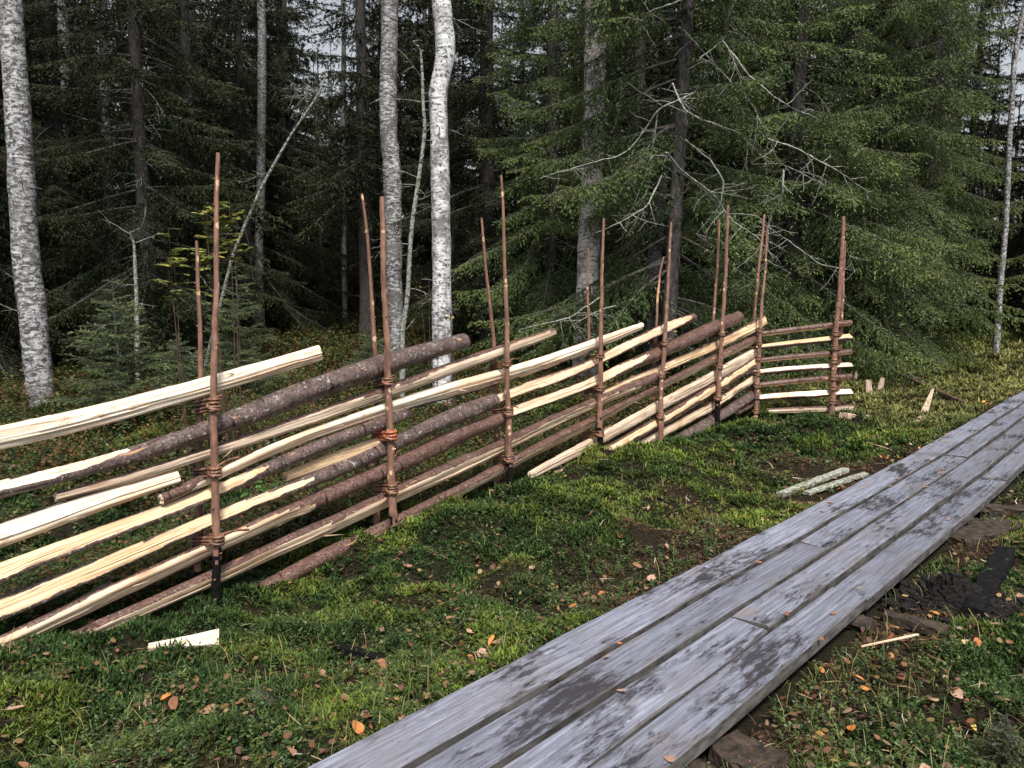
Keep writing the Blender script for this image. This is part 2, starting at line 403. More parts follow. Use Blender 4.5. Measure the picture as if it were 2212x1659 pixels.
def m_ground():
    m, nt, b = new_mat('forest_floor')
    obj = mapped(nt, (1, 1, 1), 'Object')
    n1 = noise(nt, obj, 1.6, 5, 0.6)
    n2 = noise(nt, obj, 45, 4, 0.7)
    g = ramp(nt, [(0.38, (0.024, 0.014, 0.009)), (0.5, (0.022, 0.020, 0.009)), (0.62, (0.018, 0.024, 0.008))], n1).outputs[0]
    g = mixc(nt, ramp(nt, [(0.4, (0, 0, 0)), (0.65, (1, 1, 1))], n2).outputs[0], g, (0.012, 0.009, 0.006))
    nt.links.new(g, b.inputs['Base Color']); b.inputs['Roughness'].default_value = 0.95
    b.inputs['Specular IOR Level'].default_value = 0.15
    bump(nt, b, n2, 1.0, 0.03); return m
GROUND = m_ground()
def m_plank():
    m, nt, b = new_mat('weathered_plank')
    uv = mapped(nt, (1, 1, 1))
    gr = noise(nt, mapped(nt, (2.2, 60, 1)), 1.0, 5, 0.65, 0.3)
    base = ramp(nt, [(0.25, (0.10, 0.105, 0.13)), (0.5, (0.225, 0.24, 0.31)), (0.78, (0.41, 0.43, 0.53))], gr).outputs[0]
    big = noise(nt, mapped(nt, (1.6, 3.0, 1), loc=(2, 1, 0)), 1.0, 4, 0.6)
    base = mixc(nt, ramp(nt, [(0.50, (0, 0, 0)), (0.68, (.55, .55, .55))], big).outputs[0], base, (0.17, 0.15, 0.155))
    br = noise(nt, mapped(nt, (2.1, 6, 1), loc=(8, 5, 0)), 1.0, 3, 0.6)
    base = mixc(nt, ramp(nt, [(0.60, (0, 0, 0)), (0.72, (.6, .6, .6))], br).outputs[0], base, (0.25, 0.17, 0.13))
    # every plank has weathered to its own grey
    oi = N(nt, 'ShaderNodeObjectInfo')
    hs = N(nt, 'ShaderNodeHueSaturation'); mr = N(nt, 'ShaderNodeMapRange'); mr.inputs['To Min'].default_value = .72; mr.inputs['To Max'].default_value = 1.08
    nt.links.new(oi.outputs['Random'], mr.inputs[0]); nt.links.new(mr.outputs[0], hs.inputs['Value']); nt.links.new(base, hs.inputs['Color']); base = hs.outputs[0]
    fi = noise(nt, mapped(nt, (5, 90, 1), loc=(6, 1, 0)), 1.0, 7, 0.75)
    base = mixc(nt, ramp(nt, [(0.35, (.8, .8, .8)), (0.55, (0, 0, 0))], fi).outputs[0], base, (0.10, 0.10, 0.12))
    # wet blotches
    w1 = noise(nt, mapped(nt, (9, 42, 1), loc=(1, 3, 0)), 1.0, 8, 0.75, .3)
    w2 = noise(nt, mapped(nt, (1.7, 3.6, 1), loc=(4, 9, 0)), 1.0, 3, 0.55)
    ad = N(nt, 'ShaderNodeMath', operation='ADD'); nt.links.new(w1, ad.inputs[0]); nt.links.new(w2, ad.inputs[1])
    wm = ramp(nt, [(0.515, (0, 0, 0)), (0.585, (.95, .95, .95))], N2(nt, ad.outputs[0], 0.5)).outputs[0]
    base = mixc(nt, wm, base, (0.035, 0.032, 0.038))
    w3 = noise(nt, mapped(nt, (1.1, 2.4, 1), loc=(14, 2, 0)), 1.0, 5, 0.7)
    base = mixc(nt, ramp(nt, [(0.60, (0, 0, 0)), (0.68, (.6, .6, .6))], w3).outputs[0], base, (0.06, 0.058, 0.068))
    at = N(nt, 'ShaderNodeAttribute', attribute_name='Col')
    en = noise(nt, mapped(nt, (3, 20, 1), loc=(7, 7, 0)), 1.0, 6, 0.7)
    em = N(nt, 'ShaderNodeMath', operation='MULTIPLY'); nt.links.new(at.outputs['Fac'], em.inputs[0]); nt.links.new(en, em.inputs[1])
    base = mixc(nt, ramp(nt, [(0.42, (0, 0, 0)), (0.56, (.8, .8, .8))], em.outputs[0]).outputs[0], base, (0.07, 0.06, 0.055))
    ck = noise(nt, mapped(nt, (1.2, 130, 1), loc=(2, 7, 0)), 1.0, 3, 0.6)
    base = mixc(nt, ramp(nt, [(0.64, (0, 0, 0)), (0.67, (.8, .8, .8))], ck).outputs[0], base, (0.05, 0.045, 0.05))
    sp = noise(nt, mapped(nt, (90, 110, 1)), 1.0, 2, 0.6)
    base = mixc(nt, ramp(nt, [(0.66, (0, 0, 0)), (0.70, (.7, .7, .7))], sp).outputs[0], base, (0.07, 0.06, 0.06))
    nt.links.new(base, b.inputs['Base Color'])
    rr = ramp(nt, [(0, (0.42,) * 3), (1, (0.24,) * 3)], wm).outputs[0]
    nt.links.new(rr, b.inputs['Roughness']); b.inputs['Specular IOR Level'].default_value = 0.6
    bump(nt, b, gr, 0.35, 0.004); return m
def N2(nt, s, k):
    q = N(nt, 'ShaderNodeMath', operation='MULTIPLY'); q.inputs[1].default_value = k; nt.links.new(s, q.inputs[0]); return q.outputs[0]
PLANK = m_plank()
PEDGE = simple('dirty_shaded_plank_edge', (0.030, 0.028, 0.027), (0.13, 0.122, 0.118), 9, .7, bumpy=.3, st_=(1, 1, 4))  # damp dirty plank sides, darkened further so the gaps look shaded

# ------------------------------------------------------------------ ground
def build_ground():
    nr = 400; na = 420
    r = 0.5 * (400 / 0.5) ** (np.arange(nr) / (nr - 1))
    # denser between 2 and 12 m
    r = np.concatenate([np.linspace(0.3, 2, 20, endpoint=False), np.linspace(2, 9, 200, endpoint=False), 9 * (420 / 9) ** np.linspace(0, 1, 130)])
    nr = len(r)
    a = np.concatenate([np.linspace(-60, 60, 360), np.linspace(60, 300, 80)[1:-1]]); a = np.radians(a); na = len(a)
    X = r[:, None] * np.sin(a)[None]; Y = r[:, None] * np.cos(a)[None]
    Z = ground_h(X, Y)
    V = np.stack([X, Y, Z], -1).reshape(-1, 3)
    V = np.vstack([V, [[0, 0, ground_h(0, 0)]]])
    i = np.arange(nr - 1)[:, None] * na; j = np.arange(na)[None]; j2 = (j + 1) % na
    q = np.stack([i + j, i + na + j, i + na + j2, i + j2], -1).reshape(-1, 4)
    mb = MB(); mb.add(V, q)
    c = len(V) - 1
    mb.f.append((np.stack([np.full(na, c), np.arange(na), (np.arange(na) + 1) % na], -1), np.zeros(na, np.int32)))
    o = mb.build('ground', GROUND)
    tag(o, 'mossy forest floor under the fence and boardwalk', kind='structure')
build_ground()

# ------------------------------------------------------------------ boardwalk
def build_boardwalk():
    bw = empty('boardwalk', (*from_st(3, -1.45), 0.0), 'long boardwalk of four worn blue grey planks running diagonally through the moss', 'boardwalk')
    inv = -np.array(bw.location)
    edges = [(-1.835, -1.655), (-1.627, -1.470), (-1.438, -1.270), (-1.240, -1.080)]
    cuts = [[-2.5, 0.6, 3.33, 8.2, 13.0], [-2.5, 4.05, 7.0, 13.0], [-2.5, 2.9, 5.6, 9.7, 13.0], [-2.5, 3.49, 6.35, 13.0]]
    for k, ((t0, t1), cs) in enumerate(zip(edges, cuts)):
        for c in range(len(cs) - 1):
            s0, s1 = cs[c] + 0.004, cs[c + 1] - 0.004
            dz = random.uniform(-0.009, 0.007); tw = random.uniform(-0.012, 0.012)
            th = 0.055
            prof = [(0, -th), (0, -0.006), (0.006, 0), (.1, .0005), (0.35, -0.0015), (0.65, -0.0015), (.9, .0005), (0.994, 0), (1, -0.006), (1, -th)]
            n = max(3, int((s1 - s0) / 0.05))
            ss = np.linspace(s0, s1, n)
            mb = MB(); V = []; UV = []
            cum = 0; us = [0]
            for a, b_ in zip(prof[:-1], prof[1:]):
                w = t1 - t0
                cum += math.hypot((a[0] - b_[0]) * (w if abs(a[0] - b_[0]) > .01 else 1), a[1] - b_[1]); us.append(cum)
            for s in ss:
                for (p, z), u in zip(prof, us):
                    w = t1 - t0
                    inset = p if p in (0, 1) else (0.006 / w if p == 0.006 else (1 - 0.006 / w if p == 0.994 else p))
                    wob = 0.004 * (vnoise(s * 3 + 10 * p, k * 3.1, 5) - .5)
                    if p in (0, 1) or p in (.006, .994): wob *= 1.6
                    t = t0 + w * inset + wob + drift(s)
                    x, y = from_st(s, t)
                    zz = 0.12 + z + dz + tw * (p - .5) + 0.006 * (vnoise(s * 1.5, p * 2 + k, 8) - .5)
                    if z < -.02: zz = 0.12 + z + dz
                    V.append((x, y, zz)); UV.append((s + k * 7.7 + c * 3.3, u + k * 1.31))
            V = np.array(V) + inv; m = len(prof)
            i = np.arange(n - 1)[:, None] * m; j = np.arange(m)[None]; j2 = (j + 1) % m
            q = np.stack([i + j, i + m + j, i + m + j2, i + j2], -1).reshape(-1, 4)[:, ::-1]
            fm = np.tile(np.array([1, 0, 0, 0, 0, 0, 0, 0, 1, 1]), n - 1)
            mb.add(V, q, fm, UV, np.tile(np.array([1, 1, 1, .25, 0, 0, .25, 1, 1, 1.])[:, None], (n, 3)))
            ends = np.array([list(range(m)), list(range((n - 1) * m, n * m))[::-1]])
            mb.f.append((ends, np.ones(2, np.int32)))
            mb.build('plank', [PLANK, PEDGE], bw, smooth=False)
    # cross sleepers hidden in the dark under the planks
    for s in (0.4, 2.0, 3.42, 5.4, 7.3, 9.5, 11.6):
        mb = MB()
        a = np.array([*from_st(s, -1.88 + float(drift(s))), 0.025]); b_ = np.array([*from_st(s, -1.03 + float(drift(s))), 0.02])
        tube(mb, resample([a + inv, b_ + inv], .1), 0.038, 8, rough=.08)
        mb.build('sleeper', ROTTEN, bw)
build_boardwalk()

# ------------------------------------------------------------------ fence
FA = np.array([-1.43, 3.58]); FB = np.array([2.80, 8.76])
FD = (FB - FA) / np.linalg.norm(FB - FA); FN = np.array([FD[1], -FD[0]])    # FN points to the camera side
def fplane(px, py, off=0.0):
    d = ray(px, py); p0 = FA + FN * off
    s = (p0 @ FN) / (d[:2] @ FN)
    return O + d * s
WA = np.array([2.80, 8.76]); WB = np.array([3.76, 8.90])
WD = (WB - WA) / np.linalg.norm(WB - WA); WN = np.array([WD[1], -WD[0]])
def wplane(px, py, off=0.0):
    d = ray(px, py); p0 = WA + WN * off
    s = (p0 @ WN) / (d[:2] @ WN)
    return O + d * s
fence = empty('pole_fence', (FA[0], FA[1], 0), 'rustic roundpole fence of slanting split rails bound between paired upright poles', 'fence')
FINV = -np.array(fence.location)

def make_post(pts, w0, w1, off, black=None, plane=fplane, label=None, name='post', stubs=12):
    P = np.array([plane(x, y, off) for x, y in pts])
    d = P[-1] - P[-2]; d /= np.linalg.norm(d)
    P = np.vstack([P, P[-1] + d * 0.2])
    dist = P[:, 1]
    ys = np.array([p[1] for p in pts] + [pts[-1][1]])
    wpx = np.interp(ys, [pts[0][1], pts[-1][1]], [w0, w1])
    R = wpx / 2 / F_PX * dist
    Q = resample(np.hstack([P, R[:, None] * .93]), 0.02)
    n = len(Q)
    Q[:, 0] += (vnoise(np.arange(n) * .1, np.full(n, pts[0][0] * .7), 2) - .5) * 0.010
    Q[:, 1] += (vnoise(np.arange(n) * .1, np.full(n, pts[0][0] * .7 + 50), 2) - .5) * 0.010
    mb = MB()
    rad = Q[:, 3] * (1 + .10 * (vnoise(np.arange(n) * .35, np.full(n, 3.3), 5) - .5) + .16 * (rng.random(n) < .05))
    rad[0] *= .75
    zb = -99 if black is None else plane(black[0], black[1], off)[2]
    seg = 10
    nn = (n - 1) * seg
    zm = np.repeat((Q[:-1, 2] + Q[1:, 2]) / 2, seg) + rng.normal(0, .035, nn)
    tube(mb, Q[:, :3] + FINV, rad, seg, (zm < zb).astype(int), rough=.05)
    for k in range(stubs):
        i = int(rng.integers(2, max(3, n - 8)))
        a = rng.uniform(0, 2 * np.pi)
        dr = np.array([math.cos(a), math.sin(a), 0.5]); dr /= np.linalg.norm(dr)
        c = Q[i, :3] + FINV
        L = rad[i] + rng.uniform(.004, .016)
        tube(mb, [c, c + dr * L], [rad[i] * .32, rad[i] * .22], 6)
    o = mb.build(name, [POST, CHAR], fence)
    if label: o['label'] = label
    return Q
fronts = [
 ([(470,330),(466,600),(464,900),(466,1080),(468,1290)], 9, 21, (466,1196)),
 ([(825,425),(828,600),(837,790),(845,1000),(851,1163)], 11, 20, (850,1122)),
 ([(1083,378),(1088,500),(1092,590),(1095,697),(1096,830),(1099,937),(1102,1056)], 5, 17, (1100,1001)),
 ([(1303,472),(1300,590),(1297,723),(1298,830),(1296,923),(1297,1008)], 5, 16, (1296,924)),
 ([(1450,480),(1445,590),(1437,723),(1429,830),(1427,937),(1426,980)], 5, 14, (1426,957)),
 ([(1572,443),(1568,590),(1561,697),(1554,803),(1550,867),(1549,938)], 6, 13, (1550,866)),
 ([(1657,487),(1653,590),(1642,702),(1638,803),(1632,903)], 4, 11, None)]
backs = [
 ([(425,520),(427,560),(429,633),(432,713),(433,812),(431,950),(428,1145)], 7, 17, None),
 ([(783,418),(794,500),(801,590),(811,774),(814,830),(815,1003),(815,1140)], 6, 15, None),
 ([(1040,470),(1051,590),(1066,742),(1070,846),(1072,950),(1073,1070)], 5, 14, None),
 ([(1270,535),(1270,590),(1271,729),(1269,830),(1266,955)], 4, 12, None),
 ([(1433,555),(1425,590),(1417,713),(1414,830),(1412,945)], 4, 10, None),
 ([(1554,473),(1549,590),(1541,689),(1537,800),(1532,900)], 5, 9, None),
 ([(1652,463),(1642,550),(1629,686),(1622,800),(1614,880)], 5, 9, None)]
FQ = [make_post(p, a, b, 0.075, bl) for p, a, b, bl in fronts]
BQ = [make_post(p, a, b, -0.075, bl) for p, a, b, bl in backs]
F8 = make_post([(1823,467),(1818,550),(1816,590),(1806,710),(1801,803),(1797,893)], 8, 14, 0.06, None, wplane)
B8 = make_post([(1826,520),(1820,638),(1815,740),(1811,857),(1808,885)], 5, 11, -0.06, None, wplane)

def rail(pts, clips, mats, plane=fplane, off=0.0, label=None, seed=0, splin=0.09, nseg=26, yscale=1.0):
    """pts (px, py, width px, [c]) ; clips list of (phi deg, c) planes cutting the log to its split faces; mats (bark, wood)"""
    P = np.array([plane(p[0], p[1], off) for p in pts])
    R = np.array([p[2] for p in pts]) / 2 / F_PX * P[:, 1] * 0.91
    cm = np.array([p[3] if len(p) > 3 else 0.0 for p in pts])
    Q = resample(np.hstack([P, R[:, None], cm[:, None]]), 0.03)
    n = len(Q)
    for _ in range(110):
        Q[1:-1, :4] = (Q[:-2, :4] + 2 * Q[1:-1, :4] + Q[2:, :4]) / 4
    L = np.concatenate([[0], np.cumsum(np.linalg.norm(np.diff(Q[:, :3], axis=0), axis=1))])
    T = frames(Q[:, :3])
    nrm = np.array([FN[0], FN[1], 0]) if plane is fplane else np.array([WN[0], WN[1], 0])
    U = np.cross(nrm, T); U /= np.linalg.norm(U, axis=1)[:, None]
    if U[0, 2] < 0: U = -U
    ang = np.linspace(-np.pi, np.pi, nseg + 1)
    rr = np.ones((n, nseg + 1)); wood = np.zeros((n, nseg + 1), bool)
    for (phi, c) in clips:
        d = np.radians(phi) + 0.10 * (vnoise(L * 1.1 + seed, np.full(n, seed * 3.3), 4) - .5)
        cc = c + Q[:, 4] + 0.16 * (vnoise(L * 2.0 + seed * 5, np.full(n, 1.7), 6) - .5) + 0.05 * (vnoise(L * 9 + seed * 5, np.full(n, 4.7), 6) - .5)
        cs = np.cos(ang[None] - d[:, None])
        lim = np.where(cs > 0.05, cc[:, None] / np.maximum(cs, .05), 9.0)
        lim = np.where(cc[:, None] > .99, 9.0, lim)
        jag = 0.10 * (vnoise(L[:, None] * 7 + seed, ang[None] * 2.0 + seed, 12) - .5)
        hit = lim + jag < rr
        wood |= hit
        # fibres: each splinter track keeps its own height
        fib = splin * (vnoise(L[:, None] * 2.5 + seed * 2, ang[None] * 9 + seed * 7, 13) - .5) * 2 + .10 * (vnoise(L[:, None] * .9 + seed * 3, ang[None] * 3 + seed * 5, 14) > .55)
        rr = np.where(hit, np.maximum(0.12, np.minimum(rr, lim + fib)), rr)
    bumpn = 1 + 0.09 * (vnoise(L[:, None] * 6 + seed, np.cos(ang)[None] * 2 + np.sin(ang)[None] * 1.3 + seed, 15) - .5) * 2
    ridge = 1 + 0.05 * (vnoise(L[:, None] * 30, np.full((1, nseg + 1), seed), 16) > .72)
    rr = np.where(wood, rr, rr * bumpn * ridge)
    rr[:, -1] = rr[:, 0]
    sy = rr * np.sin(ang)[None]; hi = sy.max(1); lo = sy.min(1)
    fac = np.clip(2 / (hi - lo), 1, 1.7)[:, None]
    V = Q[:, None, :3] + (nrm[None, None] * (np.cos(ang)[None] * rr * np.minimum(fac, 1.25))[:, :, None] + U[:, None] * (np.sin(ang)[None] * rr * fac - ((hi + lo) / 2)[:, None] * fac)[:, :, None]) * Q[:, 3:4, None]
    # uv v in metres around
    dv = np.linalg.norm(np.diff(V, axis=1), axis=2).mean(0)
    vv = np.concatenate([[0], np.cumsum(dv)])
    uv = np.stack(np.broadcast_arrays(L[:, None] + seed * 3.7, vv[None] + seed), -1).reshape(-1, 2)
    m = nseg + 1
    i = np.arange(n - 1)[:, None] * m; j = np.arange(nseg)[None]
    q = np.stack([i + j, i + j + 1, i + m + j + 1, i + m + j], -1).reshape(-1, 4)
    wf = (wood[:-1, :-1].astype(int) + wood[1:, :-1] + wood[:-1, 1:] + wood[1:, 1:]) >= 2
    mb = MB(); wv = wood.astype(float); wv[:, -1] = wv[:, 0]; mb.add((V.reshape(-1, 3) + FINV), q, 0, uv, np.repeat(wv.reshape(-1, 1), 3, 1))
    for e, fl in ((0, 1), (n - 1, 0)):
        c = V[e, :-1].mean(0)
        out = -T[0] if e == 0 else T[-1]
        inner = c + (V[e, :-1] - c) * .55 + out * 0.004 + rng.normal(0, .004, (nseg, 3))
        Vc = np.vstack([V[e, :-1], inner, c + out * .003]) + FINV
        a = np.arange(nseg); b_ = (a + 1) % nseg
        qq = np.stack([a, b_, b_ + nseg, a + nseg], -1); tt = np.stack([a + nseg, b_ + nseg, np.full(nseg, 2 * nseg)], -1)
        if fl: qq = qq[:, ::-1]; tt = tt[:, ::-1]
        uvc = (Vc[:, [0, 2]] * np.array([3, 1]))
        mb.add(Vc, qq, 0, uvc, np.ones(3)); mb.f.append((tt + mb.n - len(Vc), np.zeros(len(tt), np.int32)))
    # loose slivers peeling from split faces
    if clips:
        for k in range(int(L[-1] * 2.2)):
            i0 = int(rng.integers(2, n - 3)); j0 = int(rng.integers(0, nseg))
            if not wood[i0, j0] or abs(ang[j0]) > 1.9: continue
            c = V[i0, j0] + FINV
            dr = T[i0] * rng.choice([-1, 1]) + nrm * rng.uniform(.05, .35) + U[i0] * rng.uniform(-.4, .25)
            dr /= np.linalg.norm(dr); ln = rng.uniform(.03, .12)
            side = U[i0] * rng.uniform(.002, .005)
            mb.add([c - side, c + side, c + dr * ln * .6 + nrm * .004 + side * .7, c + dr * ln + nrm * 0.006], [[0, 1, 2], [0, 2, 3]], 0,
                   np.array([[0, 0], [0, .01], [ln, .01], [ln, 0]]) + seed, np.ones(3))
    o = mb.build('rail', rail_mat(*mats), fence)
    if label: o['label'] = label
    return o

rail([(-140,975,58),(0,948,56),(140,919,53),(267,885,50),(466,829,42),(600,790,38),(692,762,37)], [(0,.18),(75,.75),(-100,.62)], (BARK, WOOD_W), label='broad white split rail at the top of the near end', seed=1)
rail([(-140,1092,42,-.3),(0,1062,40,-.1),(149,1024,36,.2),(253,996,34,.7),(347,964,42,1),(466,924,50,1),(629,858,54,1),(700,832,52,1),(789,799,50,1),(895,767,44,1),(1003,736,36,1)], [(70,.25)], (BARKG, WOOD_W), label='thick bark covered log rail second from the top', seed=2)
rail([(122,1076,28),(267,1042,32),(453,980,32),(602,930,36),(831,850,36),(960,805,38),(1092,757,34),(1196,719,24)], [(-5,.45),(-62,.15)], (BARK, WOOD_T), label='tan rail with grey split underside', seed=3, off=-.01)
rail([(-140,1213,58),(0,1163,58),(110,1122,56),(213,1083,52),(300,1055,44),(386,1030,32)], [(10,.2),(85,.7),(-80,.5)], (BARK, WOOD_W), label='short white rail with a sawn end left of the first post', seed=4)
rail([(347,1078,28,1),(400,1060,28,.8),(477,1022,28,.35),(629,950,28,.2),(760,908,28,.1),(831,884,32,0),(959,848,40,0),(1092,812,36,0),(1199,777,31,0),(1295,741,28,0),(1388,704,17,0)], [(-20,.25),(50,.62)], (BARK, WOOD_W), label='rail turning from red bark to pale split wood', seed=5, off=-.01)
rail([(-140,1290,46),(0,1238,42),(160,1178,38),(347,1108,30),(453,1070,30),(477,1063,32,.3),(600,1002,34,1),(709,955,36,1),(800,926,36,1),(880,893,26,1)], [(45,.15)], (BARKG, WOOD_Y), seed=6)
rail([(617,1030,24),(650,1018,34),(700,1000,36),(800,962,30),(850,944,20)], [(0,.93),(90,.9),(45,.9)], (None, WOOD_Y), label='short peeled pale pole with a rounded end', seed=7, off=-.03)
rail([(-140,1372,56),(0,1316,53),(160,1255,45),(267,1205,38,.1),(360,1165,34,.2),(466,1115,30,.4),(590,1070,30,.7),(723,1020,34,1),(831,972,36,1),(858,955,36,1),(959,906,38,1),(1068,866,37,1)], [(35,.1)], (BARKG, WOOD_Y), label='rail with a yellow split face at the left and dark bark at the right', seed=8, off=.0)
rail([(-140,1460,46),(0,1399,48),(107,1346,50),(267,1270,52),(453,1192,44),(590,1122,38,.1),(650,1094,36,.5),(690,1076,38,1),(790,1036,42,1),(858,1006,38,1),(959,953,40,1),(1068,908,36,1),(1092,900,30,1)], [(-25,.2),(30,.72)], (BARK, WOOD_M), seed=9, off=.0)
rail([(122,1400,36),(200,1366,40),(267,1332,42),(400,1278,44),(456,1250,40),(480,1243,38),(590,1186,40),(723,1131,44),(837,1081,40),(863,1062,40),(957,1024,44),(1090,963,34),(1199,907,29),(1290,868,25),(1350,842,26,.5),(1414,815,23,1)], [(-30,.25),(-95,.5)], (BARK, WOOD_M), seed=10, off=.0)
rail([(497,1312,34,1),(590,1262,40,1),(690,1205,38,.9),(800,1158,34,.5),(863,1124,34,.1),(957,1082,34,0),(1090,1014,34,0),(1108,1000,34,0),(1199,953,35,-.1),(1284,913,30,-.1),(1306,898,28),(1423,836,21),(1441,830,24),(1556,771,26),(1634,734,24)], [(-45,.2)], (BARK, WOOD_M), label='purple brown bark rail resting on the moss, split further along', seed=11, off=.0)
rail([(1076,862,21),(1107,847,25),(1199,818,25),(1287,785,18),(1308,770,22),(1423,716,21),(1441,705,22),(1498,686,20,1)], [(35,.1)], (BARK, WOOD_M), seed=12, off=.0)
rail([(1104,890,23),(1199,856,23),(1287,826,21,.1),(1308,811,26,.5),(1423,763,28,1),(1441,755,30,1),(1520,717,33,1),(1596,684,26,1)], [(40,.1)], (BARK, WOOD_M), label='thick red bark rail reaching highest towards the corner', seed=13, off=.0)
rail([(1290,854,12),(1350,825,18),(1423,800,23),(1450,787,25),(1556,742,25),(1620,712,29),(1654,692,24)], [(15,.2),(-70,.6)], (BARK, WOOD_Y), seed=14, off=-.01)
rail([(1147,1027,20),(1200,1000,26),(1284,958,28),(1306,944,27),(1423,878,24),(1441,870,25),(1548,811,26),(1632,762,23)], [(5,.2),(80,.7)], (BARK, WOOD_T), seed=15)
rail([(1200,1024,16),(1239,1008,20),(1287,988,24),(1308,976,25),(1423,910,25),(1441,902,25),(1548,835,26),(1632,781,22)], [(30,.86)], (BARK, WOOD_Y), seed=16)
rail([(1300,1008,22),(1330,993,26),(1423,937,22),(1441,930,24),(1545,873,22),(1632,816,22)], [(15,.15)], (BARK, WOOD_M), seed=17)
rail([(1380,1000,16),(1405,982,24),(1441,963,26),(1542,907,28),(1590,878,24),(1632,848,24)], [(-70,.5)], (BARKG, WOOD_T), label='grey bark rail lowest near the black footed post', seed=18)
rail([(1594,890,15),(1634,870,16)], [(-60,.6)], (BARKG, WOOD_T), seed=19)
rail([(936,1148,15),(1000,1115,16),(1090,1064,17),(1115,1050,14)], [(-40,.5)], (BARK, WOOD_T), label='thin low stick rail half hidden in moss', seed=20, off=-.05)
rail([(745,1250,12),(800,1222,13),(862,1190,10)], [(40,.3)], (BARK, WOOD_G), seed=21, off=-.12)
# dark rails lying behind, near end
rail([(-60,1440,28),(27,1375,26),(133,1318,24),(240,1264,20)], [], (BARKG, WOOD_T), seed=22, off=-.05)
# wing rails
wing = [
 ([(1600,727,10),(1646,721,13),(1740,709,14),(1838,697,14)], [(-60,.75)], WOOD_Y),
 ([(1600,754,8),(1646,749,12),(1740,739,14),(1838,728,15)], [(60,.35)], WOOD_Y),
 ([(1606,783,10),(1646,777,12),(1740,768,13),(1838,760,13)], [(-60,.85)], WOOD_Y),
 ([(1614,808,10),(1646,802,14),(1740,795,14),(1839,789,13)], [(60,.3)], WOOD_W),
 ([(1618,834,10),(1646,830,14),(1740,821,14),(1838,813,14)], [(-70,.7)], WOOD_Y),
 ([(1604,862,10),(1641,858,16),(1740,852,16),(1839,847,16)], [(50,.35)], WOOD_W),
 ([(1606,892,10),(1641,888,14),(1740,885,15),(1841,881,15)], [(-10,.75)], WOOD_T)]
for k, (p, c, w) in enumerate(wing):
    rail(p, c, (BARK, w), plane=wplane, off=0.0, seed=30 + k)

def post_at(Q, z):
    k = np.argsort(Q[:, 2])
    return np.array([np.interp(z, Q[k, 2], Q[k, c]) for c in range(4)])
def binding(Fq, Bq, px, py, n, mat, off=.075, plane=fplane, rad=0.0075, label=None, h=None, tail=True):
    z = plane(px, py, off)[2]
    rad *= .85
    h = h or n * rad * 2.0
    mb = MB(); pts = []
    steps = 28
    for k in range(n * steps + 1):
        f = k / (n * steps); a = 2 * math.pi * k / steps
        zz = z + (f - .5) * h + math.sin(a) * 0.003
        A = post_at(Fq, zz); B = post_at(Bq, zz - .03)
        d = B[:2] - A[:2]; D = np.linalg.norm(d); d = d / D; pn = np.array([-d[1], d[0]])
        ca, sa = math.cos(a), math.sin(a)
        r = (A[3] if ca < 0 else B[3]) + rad * .8
        c = A[:2] if ca < 0 else B[:2]
        # stadium, pinched in the middle
        xy = c + d * ca * r + pn * sa * r * (1 if abs(ca) > .25 else .75)
        pts.append((xy[0] + rng.normal(0, .0012), xy[1] + rng.normal(0, .0012), zz + (-.03 if ca >= 0 else 0) + rng.normal(0, .001)))
    P = np.array(pts)
    tube(mb, P + FINV, rad, 7, rough=.12)
    # a tighter turn about the front pole only
    pts = []
    for k in range(int(steps * 1.5)):
        a = 2 * math.pi * k / steps; zz = z + h * .35 * math.cos(a * .5)
        A = post_at(Fq, zz); r = A[3] + rad
        pts.append((A[0] + math.cos(a) * r, A[1] + math.sin(a) * r, zz))
    tube(mb, np.array(pts) + FINV, rad * 1.05, 7, rough=.12)
    if tail:
        A = post_at(Fq, z + h * .5); s = np.array([A[0] + FN[0] * A[3], A[1] + FN[1] * A[3], z + h * .5])
        e = s + np.array([FD[0], FD[1], rng.uniform(-.1, .25)]) * rng.uniform(.03, .17)
        tube(mb, resample([s, (s + e) / 2 + np.array([0, 0, .01]), e], .02) + FINV, [rad * .7] * len(resample([s, (s + e) / 2 + np.array([0, 0, .01]), e], .02)), 6)
    o = mb.build('binding', mat, fence)
    if label: o['label'] = label
bind = [(0, 466, 873, 4, .010), (0, 466, 1018, 3, .010), (0, 467, 1166, 3, .010),
        (1, 838, 824, 3, .009), (1, 847, 1056, 4, .009),
        (2, 1096, 786, 3, .008), (2, 1098, 890, 4, .009), (2, 1100, 991, 4, .009),
        (3, 1297, 769, 3, .008), (3, 1297, 841, 3, .008), (3, 1296, 937, 4, .008),
        (4, 1437, 742, 3, .008), (4, 1430, 812, 3, .008), (4, 1427, 900, 3, .009),
        (5, 1560, 722, 3, .008), (5, 1555, 793, 3, .008), (5, 1550, 860, 3, .011)]
for (k, x, y, n, r_) in bind:
    binding(FQ[k], BQ[k], x, y, n, WITHY, rad=r_)
binding(FQ[1], BQ[1], 843, 940, 3, WITHY_R, rad=.012, label='wide orange red bark binding', tail=False)
for y in (713, 742, 774, 806, 832, 855, 886):
    binding(FQ[6], BQ[6], 1642, y, 3, WITHY, rad=.008, tail=False, h=.06)
for y in (721, 751, 781, 817, 838, 868):
    binding(F8, B8, 1804, y, 3, WITHY, off=.06, plane=wplane, rad=.009, tail=False, h=.06)

